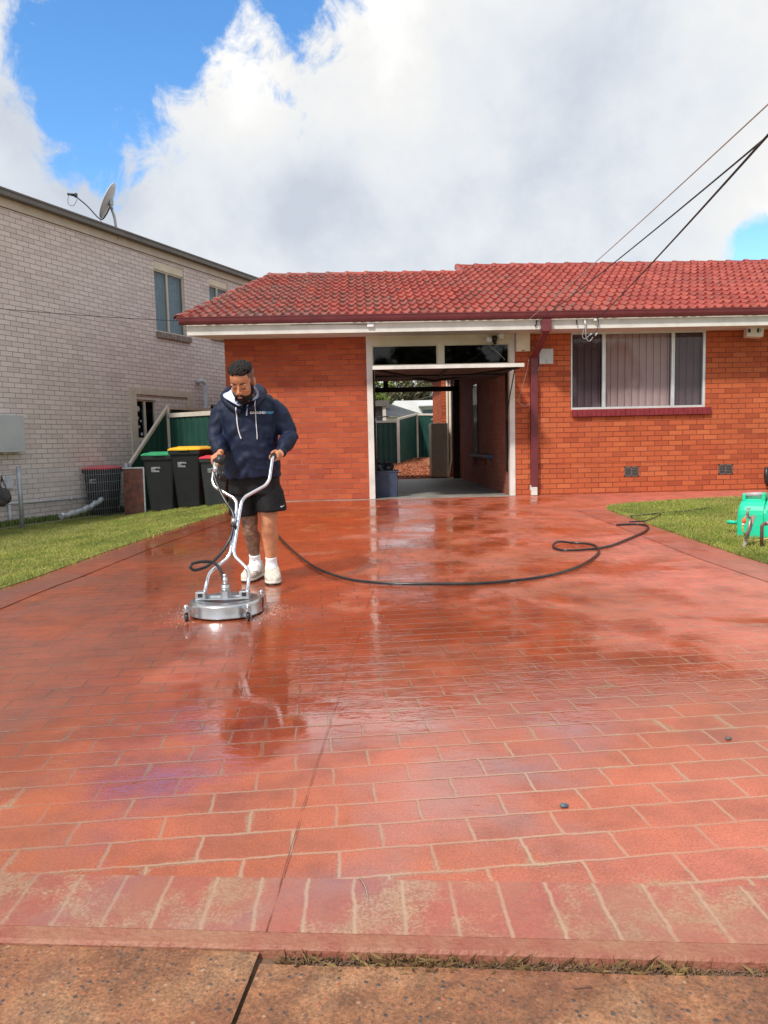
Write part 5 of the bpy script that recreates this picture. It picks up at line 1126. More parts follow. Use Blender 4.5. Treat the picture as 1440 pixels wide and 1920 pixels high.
# foil wrapped pipe lying against the wall
t = thing('wrapped_pipe', 'silvery wrapped pipe slanting down to the weeds behind the wire fence', 'pipe', (0,0,0))
a = Vector((-5.104, 12.85, -0.0226)); b = Vector((-4.7796, 14, 0.1753)); mb = MB(); pts = [a.lerp(b,i/26)+Vector((0,0,.012*math.sin(i*1.3)-.05*math.sin(math.pi*i/26))) for i in range(27)]; mb.tube(pts,[.045+.006*math.sin(i*2.1)+(.012 if i%7 == 0 else 0) for i in range(27)],12); mb.build('wrapping', M['foil'], t)
# dark mesh bag hung on the wire fence
c = (-5.5389, 11.75, 0.4949); mb = MB()
for i in range(9): 
    r_ = random.uniform(.06,.11); mb.ell((c[0]+random.uniform(-.12,.08),c[1]+random.uniform(-.04,.04),c[2]-.10+random.uniform(-.10,.12)),(r_,r_*.6,r_))
mb.tube([(c[0]-.02,c[1],c[2]+.02),(c[0]+.0,c[1],c[2]+.24)],.012,6); mb.tube([(c[0]+.08,c[1],c[2]-.02),(c[0]+.0,c[1],c[2]+.24)],.012,6)
o = remesh(mb,'hanging_bag',.012,1,noisy('dark_mesh_bag',(0.008,0.008,0.009),(0.06,0.055,0.05),60,0.6,.6,60)); tag(o,'black drawstring bag hanging on the wire fence at the left edge','bag')
# ---------------------------------------------------------------- right lawn: hose reel, tap, pipe
t = thing('hose_reel', 'bright green box hose reel with a grey handle on the right lawn', 'hose reel', (4.16,7.67,gz(7.6)), R(-40))
def arcprof(w, h, r_):  # side outline of the cover in local y-z, extruded along x
    pts = [(w,0)]
    for k in range(13): a = R(0+180*k/12); pts.append((w*math.cos(a), h-r_+r_*math.sin(a) if True else 0))
    pts.append((-w,0)); return pts
ol = arcprof(.20,.42,.17)
def ext(mb, x0, x1, sc=1.0, z0_=0.0):
    mb.rings([[Vector((x0,p[0]*sc,p[1]*(sc if p[1] > 0 else 1)+z0_)) for p in ol],[Vector((x1,p[0]*sc,p[1]*(sc if p[1] > 0 else 1)+z0_)) for p in ol]], smooth=False)
mb = MB(); mb.rings([[Vector((x0,p[0]*k_,p[1]*k_)) for p in ol] for x0,k_ in ((-.15,.86),(-.135,.93),(-.11,.98),(-.08,1),(.10,1))], smooth=False); ext(mb,.125,.20,1.03); ext(mb,-.13,.23,.90); o = mb.build('cover', M['reel'], t)
mb = MB(); ext(mb,.20,.34,.90); mb.build('drum', M['reel_dark'], t)
mb = MB(); mb.tube([(-.09,-.09,.445),(.07,-.09,.455)],.024,10); mb.build('grip', M['greyplastic'], t); mb = MB(); mb.bbox(-.12,-.085,-.12,-.02,.38,.46,.01); mb.build('grip_bracket', M['reel'], t); mb = MB(); mb.bbox(.065,.10,-.12,-.02,.38,.47,.01); mb.build('grip_bracket', M['reel'], t)
mb = MB(); mb.tube([(-.15,-.0,.18),(-.18,-.0,.16),(-.18,-.02,.14)],.016,8); mb.tube([(-.17,-.02,.14),(-.28,-.03,.145)],[.018,.024],10); mb.build('crank', M['reel'], t)
t = thing('tap_stake', 'garden tap tied to a leaning weathered grey stake in front of the green reel', 'tap', (0,0,0))
A_ = Vector((3.6086, 6.9134, 0.0107)); B_ = Vector((3.7606, 6.98, 0.3263)); mb = MB(); mb.tube([A_-Vector((0,0,.05)), B_],.017,6,smooth=False); mb.tube([A_.lerp(B_,.42),A_.lerp(B_,.47)],.022,8); mb.build('stake', M['oldwood'], t)
mb = MB(); mb.tube([(3.6404, 6.9, 0.1188),(3.6689, 6.9, 0.2198),(3.6822, 6.9, 0.3107)],.012,8); mb.tube(bend_path([(3.6837, 6.9, 0.2448),(3.6819, 6.9, 0.3259),(3.6252, 6.88, 0.3294),(3.6103, 6.87, 0.3055)],.02),.013,8); mb.tube([(3.6457, 6.89, 0.3329),(3.6542, 6.89, 0.4085)],[.016,.007],8); mb.tube([(3.6389, 6.89, 0.4063),(3.6748, 6.89, 0.4029)],.007,6); mb.build('tap', M['brass'], t)
mb = MB(); mb.tube([(3.6075, 6.87, 0.3157),(3.6055, 6.87, 0.2905),(3.6009, 6.87, 0.2704)],[.016,.021,.015],10); mb.build('connector', M['orange'], t)
mb = MB(); mb.tube([(3.6009, 6.87, 0.2704),(3.5963, 6.87, 0.2453)],[.014,.011],8); mb.build('connector_base', M['cream'], t)
mb = MB(); mb.tube(smooth_path([(3.5962, 6.87, 0.2504),(3.5971, 6.87, 0.2099),(3.6292, 6.9, 0.1598),(3.7565, 7.1, 0.0901),(3.7726, 7.05, 0.0752),(3.8733, 7.1, 0.0712),(3.9643, 7.15, 0.0728),(4.0775, 7.2, 0.0846)],6),.0075,6); tag(mb.build('garden_hose', M['yellowhose']), 'thin yellow hose from the orange tap connector across the right lawn', 'hose')
t = thing('bent_pipe', 'rusty upright pipe with a bent top near the right edge of the lawn', 'pipe', (0,0,0))
mb = MB(); mb.tube(bend_path([(3.7972, 6.9, 0.0125),(3.794, 6.9, 0.2469),(3.8536, 6.92, 0.2585),(3.9221, 6.95, 0.2535)],.05),.016,8); mb.build('pipe', M['rust'], t); mb = MB(); mb.tube([(3.8406, 6.915, 0.2568),(3.8587, 6.92, 0.2583)],.021,8); mb.build('collar', M['galv'], t)
t = thing('cable_end', 'black object fixed low on the brick wall at the right edge', 'pipe', (0,0,0)); mb = MB(); mb.tube([(6.9275, 12.5, 0.5398),(6.9316, 12.5, 0.3763),(6.9635, 12.5, 0.2116)],[.03,.045,.02],8); mb.build('body', M['black'], t)
# black tubes and bits lying on the lawn
mb = MB(); mb.tube(smooth_path([(4.8225, 10, 0.0867),(5.0846, 10.2, 0.0846),(5.3764, 10.4, 0.0826)],4),.010,6); mb.tube(smooth_path([(4.8625, 9.9, 0.0801),(5.1633, 10, 0.0706)],4),.006,6); tag(mb.build('loose_tubes', M['wire']), 'thin dark tubes lying on the grass left of the green reel', 'tube')
mb = MB(); mb.ell((4.9181, 9.85, 0.0832),(.03,.02,.015)); tag(mb.build('bottle_cap', M['orange'], uv=False), 'small faded orange cap in the grass left of the reel', 'cap')
mb = MB(); mb.tube([(4.1913, 9.75, 0.0823),(4.22, 9.7, 0.0792)],.016,7); tag(mb.build('hose_joint', M['black']), 'short black hose joint lying alone in the grass', 'hose joint')
# ---------------------------------------------------------------- long black pressure hose
hp = [(-1.2864, 10.1253, 0.0938),(-1.0822, 9.2077, 0.07),(-0.8792, 8.2406, 0.045),(-0.6061, 7.1664, 0.0172),(-0.3623, 6.4128, 0),(-0.1239, 5.9466, 0),(0.0872, 5.7546, 0),(0.3312, 5.6521, 0),(0.6142, 5.6094, 0),(0.8973, 5.5881, 0),(1.2018, 5.6728, 0),(1.4931, 5.8345, 0),(1.8036, 6.1621, 0),(2.0911, 6.6128, 0.0029),(2.2542, 6.9517, 0.0117),(2.3124, 7.3142, 0.0211),(2.1751, 7.4699, 0.0251),(2.0006, 7.4319, 0.0241),(1.8943, 7.2543, 0.0195),(1.9421, 7.061, 0.0145),(2.1436, 7.059, 0.0145),(2.4244, 7.1993, 0.0181),(2.7984, 7.6428, 0.0296),(3.1505, 8.1165, 0.0418),(3.318, 8.469, 0.0509),(3.2951, 8.6552, 0.0557),(3.1463, 8.6839, 0.0565),(3.0175, 8.6623, 0.0559)]
mb = MB(); P = smooth_path(hp, 8); P = [Vector((p.x,p.y,gz(p.y)+.018)) for p in P]
for i, p in enumerate(P):
    f = i/len(P)
    if 0.60 < f < 0.66: p.z += .022*math.sin((f-.60)/.06*math.pi)
mb.tube(P, .0112, 10)
q = [(3.2081, 8.7659, 0.0586),(3.4225, 8.8198, 0.06),(3.7048, 9.1661, 0.0689),(3.8514, 9.4609, 0.0766),(3.5927, 9.3492, 0.0737),(3.4091, 9.2793, 0.0719)]; P2_ = [Vector((p.x,p.y,gz(p.y)+.035)) for p in smooth_path(q,6)]
mb.tube(P2_, .009, 8); P3_ = [Vector((3.9196, 9.5598, 0.0791)),Vector((4.3363, 9.7042, 0.0829)),Vector((4.7546, 9.9816, 0.09))]; mb.tube([Vector((p.x,p.y,gz(p.y)+.03)) for p in smooth_path(P3_,4)], .008, 8)
LH = mb.build('pressure_hose', M['hose']); tag(LH, 'long black pressure hose looping across the wet paving to the right lawn', 'hose')
# ---------------------------------------------------------------- rotary surface cleaner
CY = 4.90; CX = (-0.9035, 4.9, 0.0521)[0]
SC = thing('surface_cleaner', 'round stainless steel rotary surface cleaner with a twin bar handle on the wet paving', 'surface cleaner', (CX,CY,0))
mb = MB(); Rr = .236
mb.lathe([(0,.075),(.04,.078),(.20,.100),(.222,.098),(Rr-.002,.090),(Rr,.082),(Rr,.022),(Rr+.003,.018),(Rr+.003,.012),(Rr-.01,.010),(Rr-.02,.03)][::-1], n=64); mb.build('housing', M['steelbrush'], SC)
mb = MB(); mb.lathe([(Rr-.03,.004),(Rr-.006,.002),(Rr-.002,.008),(Rr-.004,.020),(Rr-.03,.022)], n=64); mb.build('skirt', M['black'], SC)
mb = MB(); mb.box(-.16,.16,-.035,.035,.098,.104); mb.bbox(-.12,.12,.03,.06,.1,.112,.003); mb.build('cross_plate', M['zinc'], SC)
for sx_ in (-1,1):
    mb = MB(); x = (-.160 if sx_ < 0 else .126); mb.bbox(x-.033,x+.033,-.035,.035,.098,.150,.005); mb.build('handle_bracket', M['zinc'], SC); b_ = MB(); b_.box(x-.015,x+.015,-.0365,-.033,.116,.142); b_.build('bracket_slot', M['black'], SC)
mb = MB(); mb.tube([(0,0,.095),(0,0,.15)],.034,6,smooth=False); mb.tube([(0,0,.15),(0,0,.19)],.028,12); mb.tube([(0,0,.19),(0,0,.24)],.016,12); mb.tube([(0,0,.24),(-.003,.0,.262)],.012,8); mb.build('swivel', M['zinc'], SC)
Mx = lambda a: Matrix.Rotation(a,4,'Z')
for ang in (R(225),R(-53),R(47),R(135)):
    r0 = Rr; d_ = Vector((math.cos(ang),math.sin(ang),0)); s_ = Vector((-d_.y,d_.x,0))
    mb = MB(); T = Matrix.Rotation(ang,4,'Z'); mb.box(r0-.008,r0+.004,-.035,.035,.035,.085,T); mb.box(r0-.01,r0+.085,-.016,.016,.075,.083,T)
    w0_ = r0+.065
    mb.tube([T@Vector((w0_,0,.078)),T@Vector((w0_,0,.108))],.011,8); mb.tube([T@Vector((w0_,0,.092)),T@Vector((w0_,0,.100))],.018,8); mb.tube([T@Vector((w0_,0,.066)),T@Vector((w0_,0,.074))],.020,10)
    c_ = T@Vector((w0_,0,0)); yaw_ = Matrix.Translation(c_)@Matrix.Rotation(R(12),4,'Z')
    mb.box(-.018,-.014,-.016,.020,.022,.068,yaw_); mb.box(.014,.018,-.016,.020,.022,.068,yaw_); mb.box(-.018,.018,-.016,.020,.064,.068,yaw_); k = mb.build('caster_bracket', M['zinc'], SC)
    w_ = MB(); w_.lathe([(0,-.012),(.016,-.012),(.024,-.010),(.027,-.006),(.027,.006),(.024,.010),(.016,.012),(0,.012)],n=20,M=yaw_@Matrix.Translation((0,.004,.0275))@Matrix.Rotation(R(90),4,'Y')); w_.build('caster_wheel', M['black'], k)
CO = Vector((CX,CY,0))
def rel(*pts): return [Vector(p)-CO for p in pts]
hR = rel((-0.7724, 4.9, 0.0805),(-0.7574, 4.98, 0.2231),(-0.7717, 5.04, 0.264),(-0.8647, 5.09, 0.3467),(-0.8756, 5.11, 0.3846),(-0.8479, 5.28, 0.6518),(-0.839, 5.31, 0.7097),(-0.8159, 5.34, 0.7411),(-0.678, 5.41, 0.8137),(-0.6522, 5.43, 0.8506),(-0.6336, 5.52, 1.0103))
hL = rel((-1.0545, 4.9, 0.0889),(-1.0351, 4.98, 0.2166),(-1.0275, 5.04, 0.2529),(-0.9121, 5.09, 0.3406),(-0.8957, 5.11, 0.3815),(-0.874, 5.28, 0.6525),(-0.875, 5.31, 0.703),(-0.8959, 5.33, 0.7324),(-1.0396, 5.4, 0.8116),(-1.0589, 5.42, 0.8494),(-1.0513, 5.5, 0.9815))
for h_ in (hR, hL):
    e = h_[-1]; tail = [e+Vector((0.004,.05,.008)), e+Vector((0.010,.17,.012))]
    mb = MB(); mb.tube(bend_path(h_+tail,.030), .0128, 14); hb = mb.build('handle_bar', M['chrome'], SC)
    g_ = MB(); g_.tube([e+Vector((0.002,.030,.006)), e+Vector((0.010,.172,.012))], .0185, 14); g_.tube([e+Vector((0.002,.026,.006)), e+Vector((0.002,.034,.006))], .023, 14); g_.build('grip', M['black'], hb)
mb = MB(); c_ = rel((-0.8781, 5.22, 0.5868))[0]; mb.tube(rel((-0.8805, 5.215, 0.5986),(-0.885, 5.2, 0.5629)),.018,10); mb.build('hose_clamp', M['zinc'], SC); mb = MB(); mb.tube(rel((-0.8816, 5.19, 0.5602),(-0.8834, 5.185, 0.5422)),.022,10); mb.build('collar', M['black'], SC)
# trigger gun strapped along the left bar
mb = MB(); mb.tube(rel((-0.9881, 5.44, 1.0277),(-1.0134, 5.42, 0.9751)),[(.034,.034),(.028,.030)],10); mb.tube(rel((-1.0192, 5.42, 0.9292),(-0.9876, 5.44, 0.8583)),[.020,.026],8); mb.tube(rel((-0.985, 5.44, 0.9199),(-0.9802, 5.46, 0.8455)),.014,8); mb.bbox(-.022,.024,-.02,.03,-.035,.03,.01,M=Matrix.Translation(rel((-1.0006, 5.44, 1.005))[0])@Matrix.Rotation(R(10),4,'Y'),seg=3)
mb.build('trigger_gun', M['black'], SC)
mb = MB(); mb.tube(rel((-1.0071, 5.42, 0.9903),(-1.0257, 5.41, 0.9565)),.014,8); mb.build('brass_coupling', noisy('worn_brass',(0.42,0.27,0.10),(0.55,0.38,0.18),40,.35,metal=.8), SC); mb = MB(); mb.tube(rel((-1.0235, 5.41, 0.9641),(-1.0387, 5.4, 0.9189)),[.014,.020],10); mb.tube(rel((-1.0272, 5.4, 0.9224),(-1.0287, 5.4, 0.888)),.010,8); mb.build('gun_coupling', M['zinc'], SC)
hs = rel((-1.0386, 5.4, 0.9227),(-1.0329, 5.38, 0.8776),(-0.9986, 5.34, 0.7989),(-0.948, 5.29, 0.714),(-0.8974, 5.24, 0.6491),(-0.8796, 5.21, 0.5991))
mb = MB(); mb.tube(smooth_path(hs,6),.0095,10); h2 = rel((-0.8824, 5.18, 0.5464),(-0.8909, 5.14, 0.4882),(-0.9232, 5.1, 0.4205),(-0.9749, 5.05, 0.3522),(-1.0348, 4.98, 0.3033),(-1.0959, 4.9, 0.2935),(-1.1219, 4.88, 0.3153),(-1.1043, 4.9, 0.3398),(-1.037, 4.93, 0.3438),(-0.9784, 4.95, 0.3282),(-0.9344, 4.93, 0.2802),(-0.9108, 4.9, 0.2134)); mb.tube(smooth_path(h2,6),.0105,10); mb.build('feed_hose', M['hose'], SC)
mb = MB(); mb.tube(rel((-0.9105, 4.9, 0.2205),(-0.903, 4.9, 0.1489)),.0115,8); mb.build('hose_ferrule', M['zinc'], SC)
# ---------------------------------------------------------------- the man
PO = Vector((-0.76,5.98,0.0))
MAN = thing('person', 'bearded man in a navy hoodie and black shorts pushing the round surface cleaner', 'person', tuple(PO))
def rp(*pts): return [Vector(p)-PO for p in pts]
def one(p): return Vector(p)-PO
B = MB()
# torso and pelvis inside the clothes
def ering(c, rx, ry, n=20, tilt=0.0): return [Vector(c)+Vector((rx*math.cos(2*math.pi*j/n), ry*math.sin(2*math.pi*j/n), tilt*math.sin(2*math.pi*j/n))) for j in range(n)]
hipc = one((-0.8459, 5.98, 0.8072)); chest = one((-0.8509, 5.9, 1.2492)); neck = one((-0.8498, 5.86, 1.4451))
B.rings([ering(hipc+Vector((0,0,-.06)),.17,.12),ering(hipc,.18,.13),ering(hipc.lerp(chest,.5),.165,.12),ering(chest,.205,.135),ering(chest+Vector((0,0,.12)),.19,.11),ering(neck,.10,.085)])
# head
HC = one((-0.8524, 5.66, 1.5835)); HR = Matrix.Translation(HC)@Matrix.Rotation(R(-10),4,'Z')@Matrix.Rotation(R(30),4,'X')@Matrix.Rotation(R(2),4,'Y')@Matrix.Scale(1.13,4)
def E_(mb, c, r_, n=16, k=10): mb.ell(c, r_, M=HR, n=n, k=k)
B.tube([neck+Vector((0,.0,-.05)), neck+Vector((-.005,-.03,.02)), HR@Vector((0,.02,-.06))],[(.078,.078),(.068,.070),(.06,.065)],16)
E_(B,(0,.012,.030),(.074,.094,.092),24,14); E_(B,(0,-.035,-.030),(.062,.062,.085),20,12); E_(B,(0,-.030,-.080),(.052,.058,.045)); E_(B,(0,-.072,-.108),(.026,.020,.020))
E_(B,(0,-.060,.045),(.060,.042,.055))
for s_ in (-1,1):
    E_(B,(s_*.030,-.088,.014),(.026,.012,.008),12,8); E_(B,(s_*.040,-.068,-.030),(.023,.022,.022),12,8); E_(B,(s_*.0775,.010,-.012),(.009,.020,.031),12,8); E_(B,(s_*.031,-.083,-.006),(.017,.013,.011),12,8)
    E_(B,(s_*.012,-.106,-.038),(.009,.010,.007),8,6)
B.tube([HR@Vector((0,-.090,.012)),HR@Vector((0,-.102,-.012)),HR@Vector((0,-.117,-.036))],[.008,.010,.012],10); E_(B,(0,-.112,-.037),(.012,.012,.010),10,8)
E_(B,(0,-.090,-.062),(.026,.014,.016),12,8)
# arms (inside the sleeves) down to the wrists
shL = one((-1.0611, 5.9, 1.3694)); elL = one((-1.0939, 5.83, 1.163)); wrL = one((-1.0318, 5.62, 1.0454))     # picture left
shR = one((-0.6312, 5.9, 1.3603)); elR = one((-0.5363, 5.88, 1.1674)); wrR = one((-0.595, 5.66, 1.0268))   # picture right
for a, b, c in ((shL,elL,wrL),(shR,elR,wrR)):
    B.tube([chest+Vector((0,0,.08)).lerp(Vector((0,0,.08)),1), a],[.08,.065],12); B.tube([a,a.lerp(b,.5),b,b.lerp(c,.4),c],[.062,.056,.046,.042,(.030,.024)],14)
# hands around the grips: centre line of each grip runs away from the camera
def hand(mb, G0, axis, wrist, side):
    """side=+1: palm on the picture-right side of the grip"""
    ax = Vector(axis).normalized(); out = Vector((side,0,0)); out = (out-ax*out.dot(ax)).normalized(); up = out.cross(ax)*(-side); up = up if up.z > 0 else -up
    rg_ = .0185
    palm0 = G0+ax*.050+out*.036+up*.012
    mb.tube([wrist, wrist.lerp(palm0,.5)+up*.004, palm0],[(.029,.025),(.034,.026),(.036,.030)],12)
    T = Matrix((out,ax,up)).transposed().to_4x4(); T.translation = G0+ax*.050+out*.030+up*.004
    mb.ell((0,0,0),(.021,.043,.036),M=T,n=16,k=10)
    lens = [1.0,1.06,1.0,.86]
    for i in range(4):
        o_ = G0+ax*(.014+i*.0205); rf = [.0098,.0100,.0095,.0085][i]; pts = []
        for a in [R(v) for v in (48,10,-35,-80,-125,-165,-200*lens[i]+ (0))]:
            rad_ = rg_+rf+.001+(.006 if a > 0 else 0); pts.append(o_+out*math.cos(a)*rad_+up*math.sin(a)*rad_)
        mb.tube(pts,[rf*1.12,rf*1.15,rf*1.1,rf*1.05,rf,rf*.92,rf*.7],10)
    # thumb over the top, from the side of the palm near its base
    tb = G0+ax*.062+out*.020+up*.030; pts = [tb, G0+ax*.036+out*.012+up*.037, G0+ax*.016-out*.004+up*.033, G0+ax*.004-out*.018+up*.022]
    mb.tube(pts,[.015,.0135,.0115,.008],10)
eR = hR[-1]+CO-PO; eL = hL[-1]+CO-PO
B.v; hand(B, eR+Vector((.003,.030,.007)), (0.05,1,.03), wrR, 1); hand(B, eL+Vector((.006,.028,.007)), (0.05,1,.03), wrL, -1)
# legs
kn1 = one((-0.8867, 5.98, 0.4661)); an1 = one((-0.8736, 6.1, 0.1839)); th1 = hipc+Vector((-.085,0,-.03))      # picture left leg
kn2 = one((-0.7292, 5.93, 0.4802)); an2 = one((-0.7296, 6, 0.1692)); th2 = hipc+Vector((.095,0,-.03))       # picture right leg
for th, kn, an, s_ in ((th1,kn1,an1,1),(th2,kn2,an2,1)):
    cf = kn.lerp(an,.33)+Vector((0.004,.018,0))
    B.tube([th, th.lerp(kn,.55), kn+Vector((0,0,.045)), kn, kn+Vector((0,.004,-.05)), cf, kn.lerp(an,.62)+Vector((0,.010,0)), an+Vector((0,0,.02)), an+Vector((0,0,-.03))],
           [.098,.084,.068,.063,.060,.068,.054,.040,.042],20)
    B.ell(kn+Vector((0,-.038,.005)),(.036,.030,.042)); 
    B.tube([an+Vector((0,0,-.02)), an+Vector((0,-.01,-.08)), an+Vector((0,-.03,-.115))],[.034,.024,.014],12)
body = remesh(B,'body',.0052,3,M['skin'],MAN,.4)
# tattooed, hairy leg: darker skin inside the same body
def leg_mat():
    m_ = M['skin']; nt = m_.node_tree; b = nt.nodes['Principled BSDF']; L = nt.links.new; ob = N(nt,'ShaderNodeTexCoord').outputs['Object']
    sx = N(nt,'ShaderNodeSeparateXYZ'); L(ob, sx.inputs[0])
    src = b.inputs['Base Color'].links[0].from_socket
    zz_ = mth(nt,'LESS_THAN',sx.outputs[2],.66); xx_ = mth(nt,'LESS_THAN',sx.outputs[0],LEGX); k_ = mth(nt,'MULTIPLY',zz_,xx_)
    pat = ramp(nt, tnoise(nt, ob, 26, 8, .75, .8), [(0.36,(0.035,0.030,0.028)),(0.50,(0.10,0.070,0.052)),(0.62,(0.26,0.15,0.10))])
    c = mixrgb(nt, mth(nt,'MULTIPLY',k_,.86), src, pat); L(c, b.inputs['Base Color'])
LEGX = (kn1.x+kn2.x)/2; leg_mat()
# face details
def hobj(name, fn, mt, vox=.003, sm=2): mb = MB(); fn(mb); return remesh(mb, name, vox, sm, M[mt], MAN)
def f_(mb): E_(mb,(0,-.1035,-.0665),(.020,.006,.0042),12,8); E_(mb,(0,-.1025,-.0735),(.017,.007,.0055),12,8)
hobj('lips', f_, 'lips', .002, 2)
def f_(mb):
    for s_ in (-1,1):
        pts = [HR@Vector((s_*x,-y,z)) for x, y, z in ((.012,.1005,.017),(.026,.1005,.0235),(.040,.090,.022),(.050,.078,.014))]; mb.tube(smooth_path(pts,4),[.0042]*13,6)
hobj('eyebrows', f_, 'hair', .002, 1)
def f_(mb):
    for s_ in (-1,1):
        pts = [HR@Vector((s_*x,-y,z)) for x, y, z in ((.015,.0955,-.008),(.026,.1000,-.0125),(.038,.0945,-.0125),(.046,.085,-.008))]; mb.tube(smooth_path(pts,4),[.0026]*13,6)
hobj('eyelashes', f_, 'hair', .0016, 1)
def f_(mb):
    E_(mb,(0,-.034,-.088),(.0560,.060,.042),20,12); E_(mb,(0,-.070,-.108),(.034,.030,.025),14,10)
    for s_ in (-1,1):
        E_(mb,(s_*.060,-.012,-.048),(.013,.026,.042),12,8); mb.tube([HR@Vector((s_*.004,-.1085,-.0555)),HR@Vector((s_*.020,-.103,-.0595)),HR@Vector((s_*.031,-.092,-.074)),HR@Vector((s_*.034,-.082,-.095))],[.0055,.0075,.0085,.012],8)
    E_(mb,(0,-.094,-.094),(.026,.013,.013),12,8)
    for i in range(150):
        a = random.uniform(0,2*math.pi); z = random.uniform(-.122,-.075); y = -.034-.06*math.cos(a)
        if y < -.02 and not (z > -.085 and abs(a) < .4): E_(mb,(.054*math.sin(a),y*1.0,z),(.006,.006,.006),6,5)
hobj('beard', f_, 'hair', .003, 1)
def f_(mb):
    E_(mb,(0,.018,.040),(.0775,.0955,.080),24,14)
    for s_ in (-1,1): E_(mb,(s_*.066,.012,.0),(.0125,.045,.035),12,8)
    E_(mb,(0,.055,-.01),(.062,.052,.05),16,10)
fd = hobj('cropped_sides', f_, 'fade', .004, 2)
def f_(mb):
    E_(mb,(0,.012,.080),(.0735,.090,.044),24,12); E_(mb,(0,-.054,.084),(.060,.034,.026),16,10)
    rgx = random.Random(3)
    for i in range(420):
        a = rgx.uniform(0,2*math.pi); p_ = rgx.uniform(0,1)**.6; rx, ry = .071*math.sin(p_*1.5), .092*math.sin(p_*1.5); r_ = rgx.uniform(.007,.0135)
        c_ = (rx*math.cos(a), -.002+ry*math.sin(a)*.98, .080+.043*math.cos(p_*1.5)+rgx.uniform(-.004,.005)); E_(mb, c_, (r_,r_,r_*.9), 7, 5)
hobj('hair', f_, 'hair', .0032, 1)
# hoodie
Hd = MB()
hem = one((-0.8355, 5.92, 0.8606)); c1 = one((-0.8341, 5.9, 1.0412)); c2 = one((-0.8349, 5.89, 1.199)); c3 = one((-0.8459, 5.89, 1.3397)); c4 = one((-0.8468, 5.89, 1.422)); c5 = one((-0.8503, 5.87, 1.4702))
def sup(c, rx, ry, n=28, e=.8, dy=0): 
    r_ = []
    for j in range(n):
        a = 2*math.pi*j/n; ca, sa = math.cos(a), math.sin(a); r_.append(Vector(c)+Vector((rx*math.copysign(abs(ca)**e,ca), ry*math.copysign(abs(sa)**e,sa)+dy, 0)))
    return r_
Hd.rings([sup(hem+Vector((0,0,-.008)),.218,.158),sup(hem,.224,.164),sup(hem.lerp(c1,.5),.212,.166),sup(c1,.207,.168),sup(c2,.212,.166),sup(c3,.226,.158),sup(c3.lerp(c4,.6),.222,.140),sup(c4,.190,.120),sup(c5,.115,.095)])
for a, b, c, sgn in ((shL,elL,wrL,-1),(shR,elR,wrR,1)):
    cuf = c.lerp(b,.10)
    Hd.tube([c3+Vector((sgn*.08,.0,.015)), a+Vector((-sgn*.03,0,.008)), a+Vector((sgn*.006,0,-.03)), a.lerp(b,.45), b+Vector((sgn*.004,0,.0)), b.lerp(c,.30), b.lerp(c,.62), cuf, cuf.lerp(c,.3)],[.105,.098,.090,.079,.067,.063,.054,.041,.037],18)
# trapezius slope and hood mass behind the neck
Hd.tube([a_ for a_ in (shL+Vector((.02,.0,.03)), neck+Vector((-.09,.01,.0)), neck+Vector((.09,.01,.0)), shR+Vector((-.02,0,.03)))],[.06,.07,.07,.06],14)
hood = [one((-0.8807, 5.72, 1.358)),one((-0.9394, 5.72, 1.3912)),one((-0.9998, 5.78, 1.4437)),one((-1.0281, 5.86, 1.4936)),one((-0.9968, 5.98, 1.5547)),one((-0.9104, 6.05, 1.5832)),one((-0.8218, 6.02, 1.5792)),one((-0.7578, 5.94, 1.547)),one((-0.7284, 5.82, 1.4809)),one((-0.7593, 5.73, 1.4199)),one((-0.8225, 5.71, 1.3723))]
Hd.tube(smooth_path(hood,4),.026,12); Hd.ell(one((-0.7896, 5.98, 1.5089)),(.085,.07,.07)); Hd.ell(one((-0.7205, 5.95, 1.464)),(.065,.06,.040)); Hd.ell(one((-0.9092, 6.02, 1.4972)),(.12,.06,.07))
hoodie = remesh(Hd,'hoodie',.0075,5,M['navy'],MAN,.5)
# cloth folds
def folds(o, fn):
    me = o.data; n_ = len(me.vertices); co = np.empty(n_*3); me.vertices.foreach_get('co',co); nr = np.empty(n_*3); me.vertices.foreach_get('normal',nr); co = co.reshape(-1,3); nr = nr.reshape(-1,3)
    d_ = np.array([fn(Vector(p)) for p in co]); co += nr*d_[:,None]; me.vertices.foreach_set('co', co.ravel()); me.update()
def fh(p):
    ax = abs(p.x-chest.x); v = 0
    if ax > .20:   # sleeves: creases across the arm
        q = Vector((p.x*5,p.y*5,p.z*30+mnoise.noise(p*9)*3)); v += .0060*math.sin(q.z*1.0+p.x*22*(1 if p.x > 0 else -1)+mnoise.noise(p*14)*2.2)*(1 if p.z < 1.42 else .5)
    else:
        low_ = max(0,min(1,(1.30-p.z)/.30)); q = Vector((p.x*6,p.y*4,p.z*13+abs(p.x-chest.x)*14)); v += (.007+.015*low_)*mnoise.noise(q)+.005*mnoise.noise(p*22)
    return v
def fh2(p):
    ax = abs(p.x-chest.x)
    if ax > .20: return 0.0
    q = Vector((p.x*3.2+p.z*3.0*(1 if p.x > chest.x else -1), p.y*3, p.z*8)); r_ = 1-abs(mnoise.noise(q))*2.2
    return .012*max(0,r_-.55)*max(.25,min(1,(1.45-p.z)/.35))
folds(hoodie, fh); folds(hoodie, fh2)
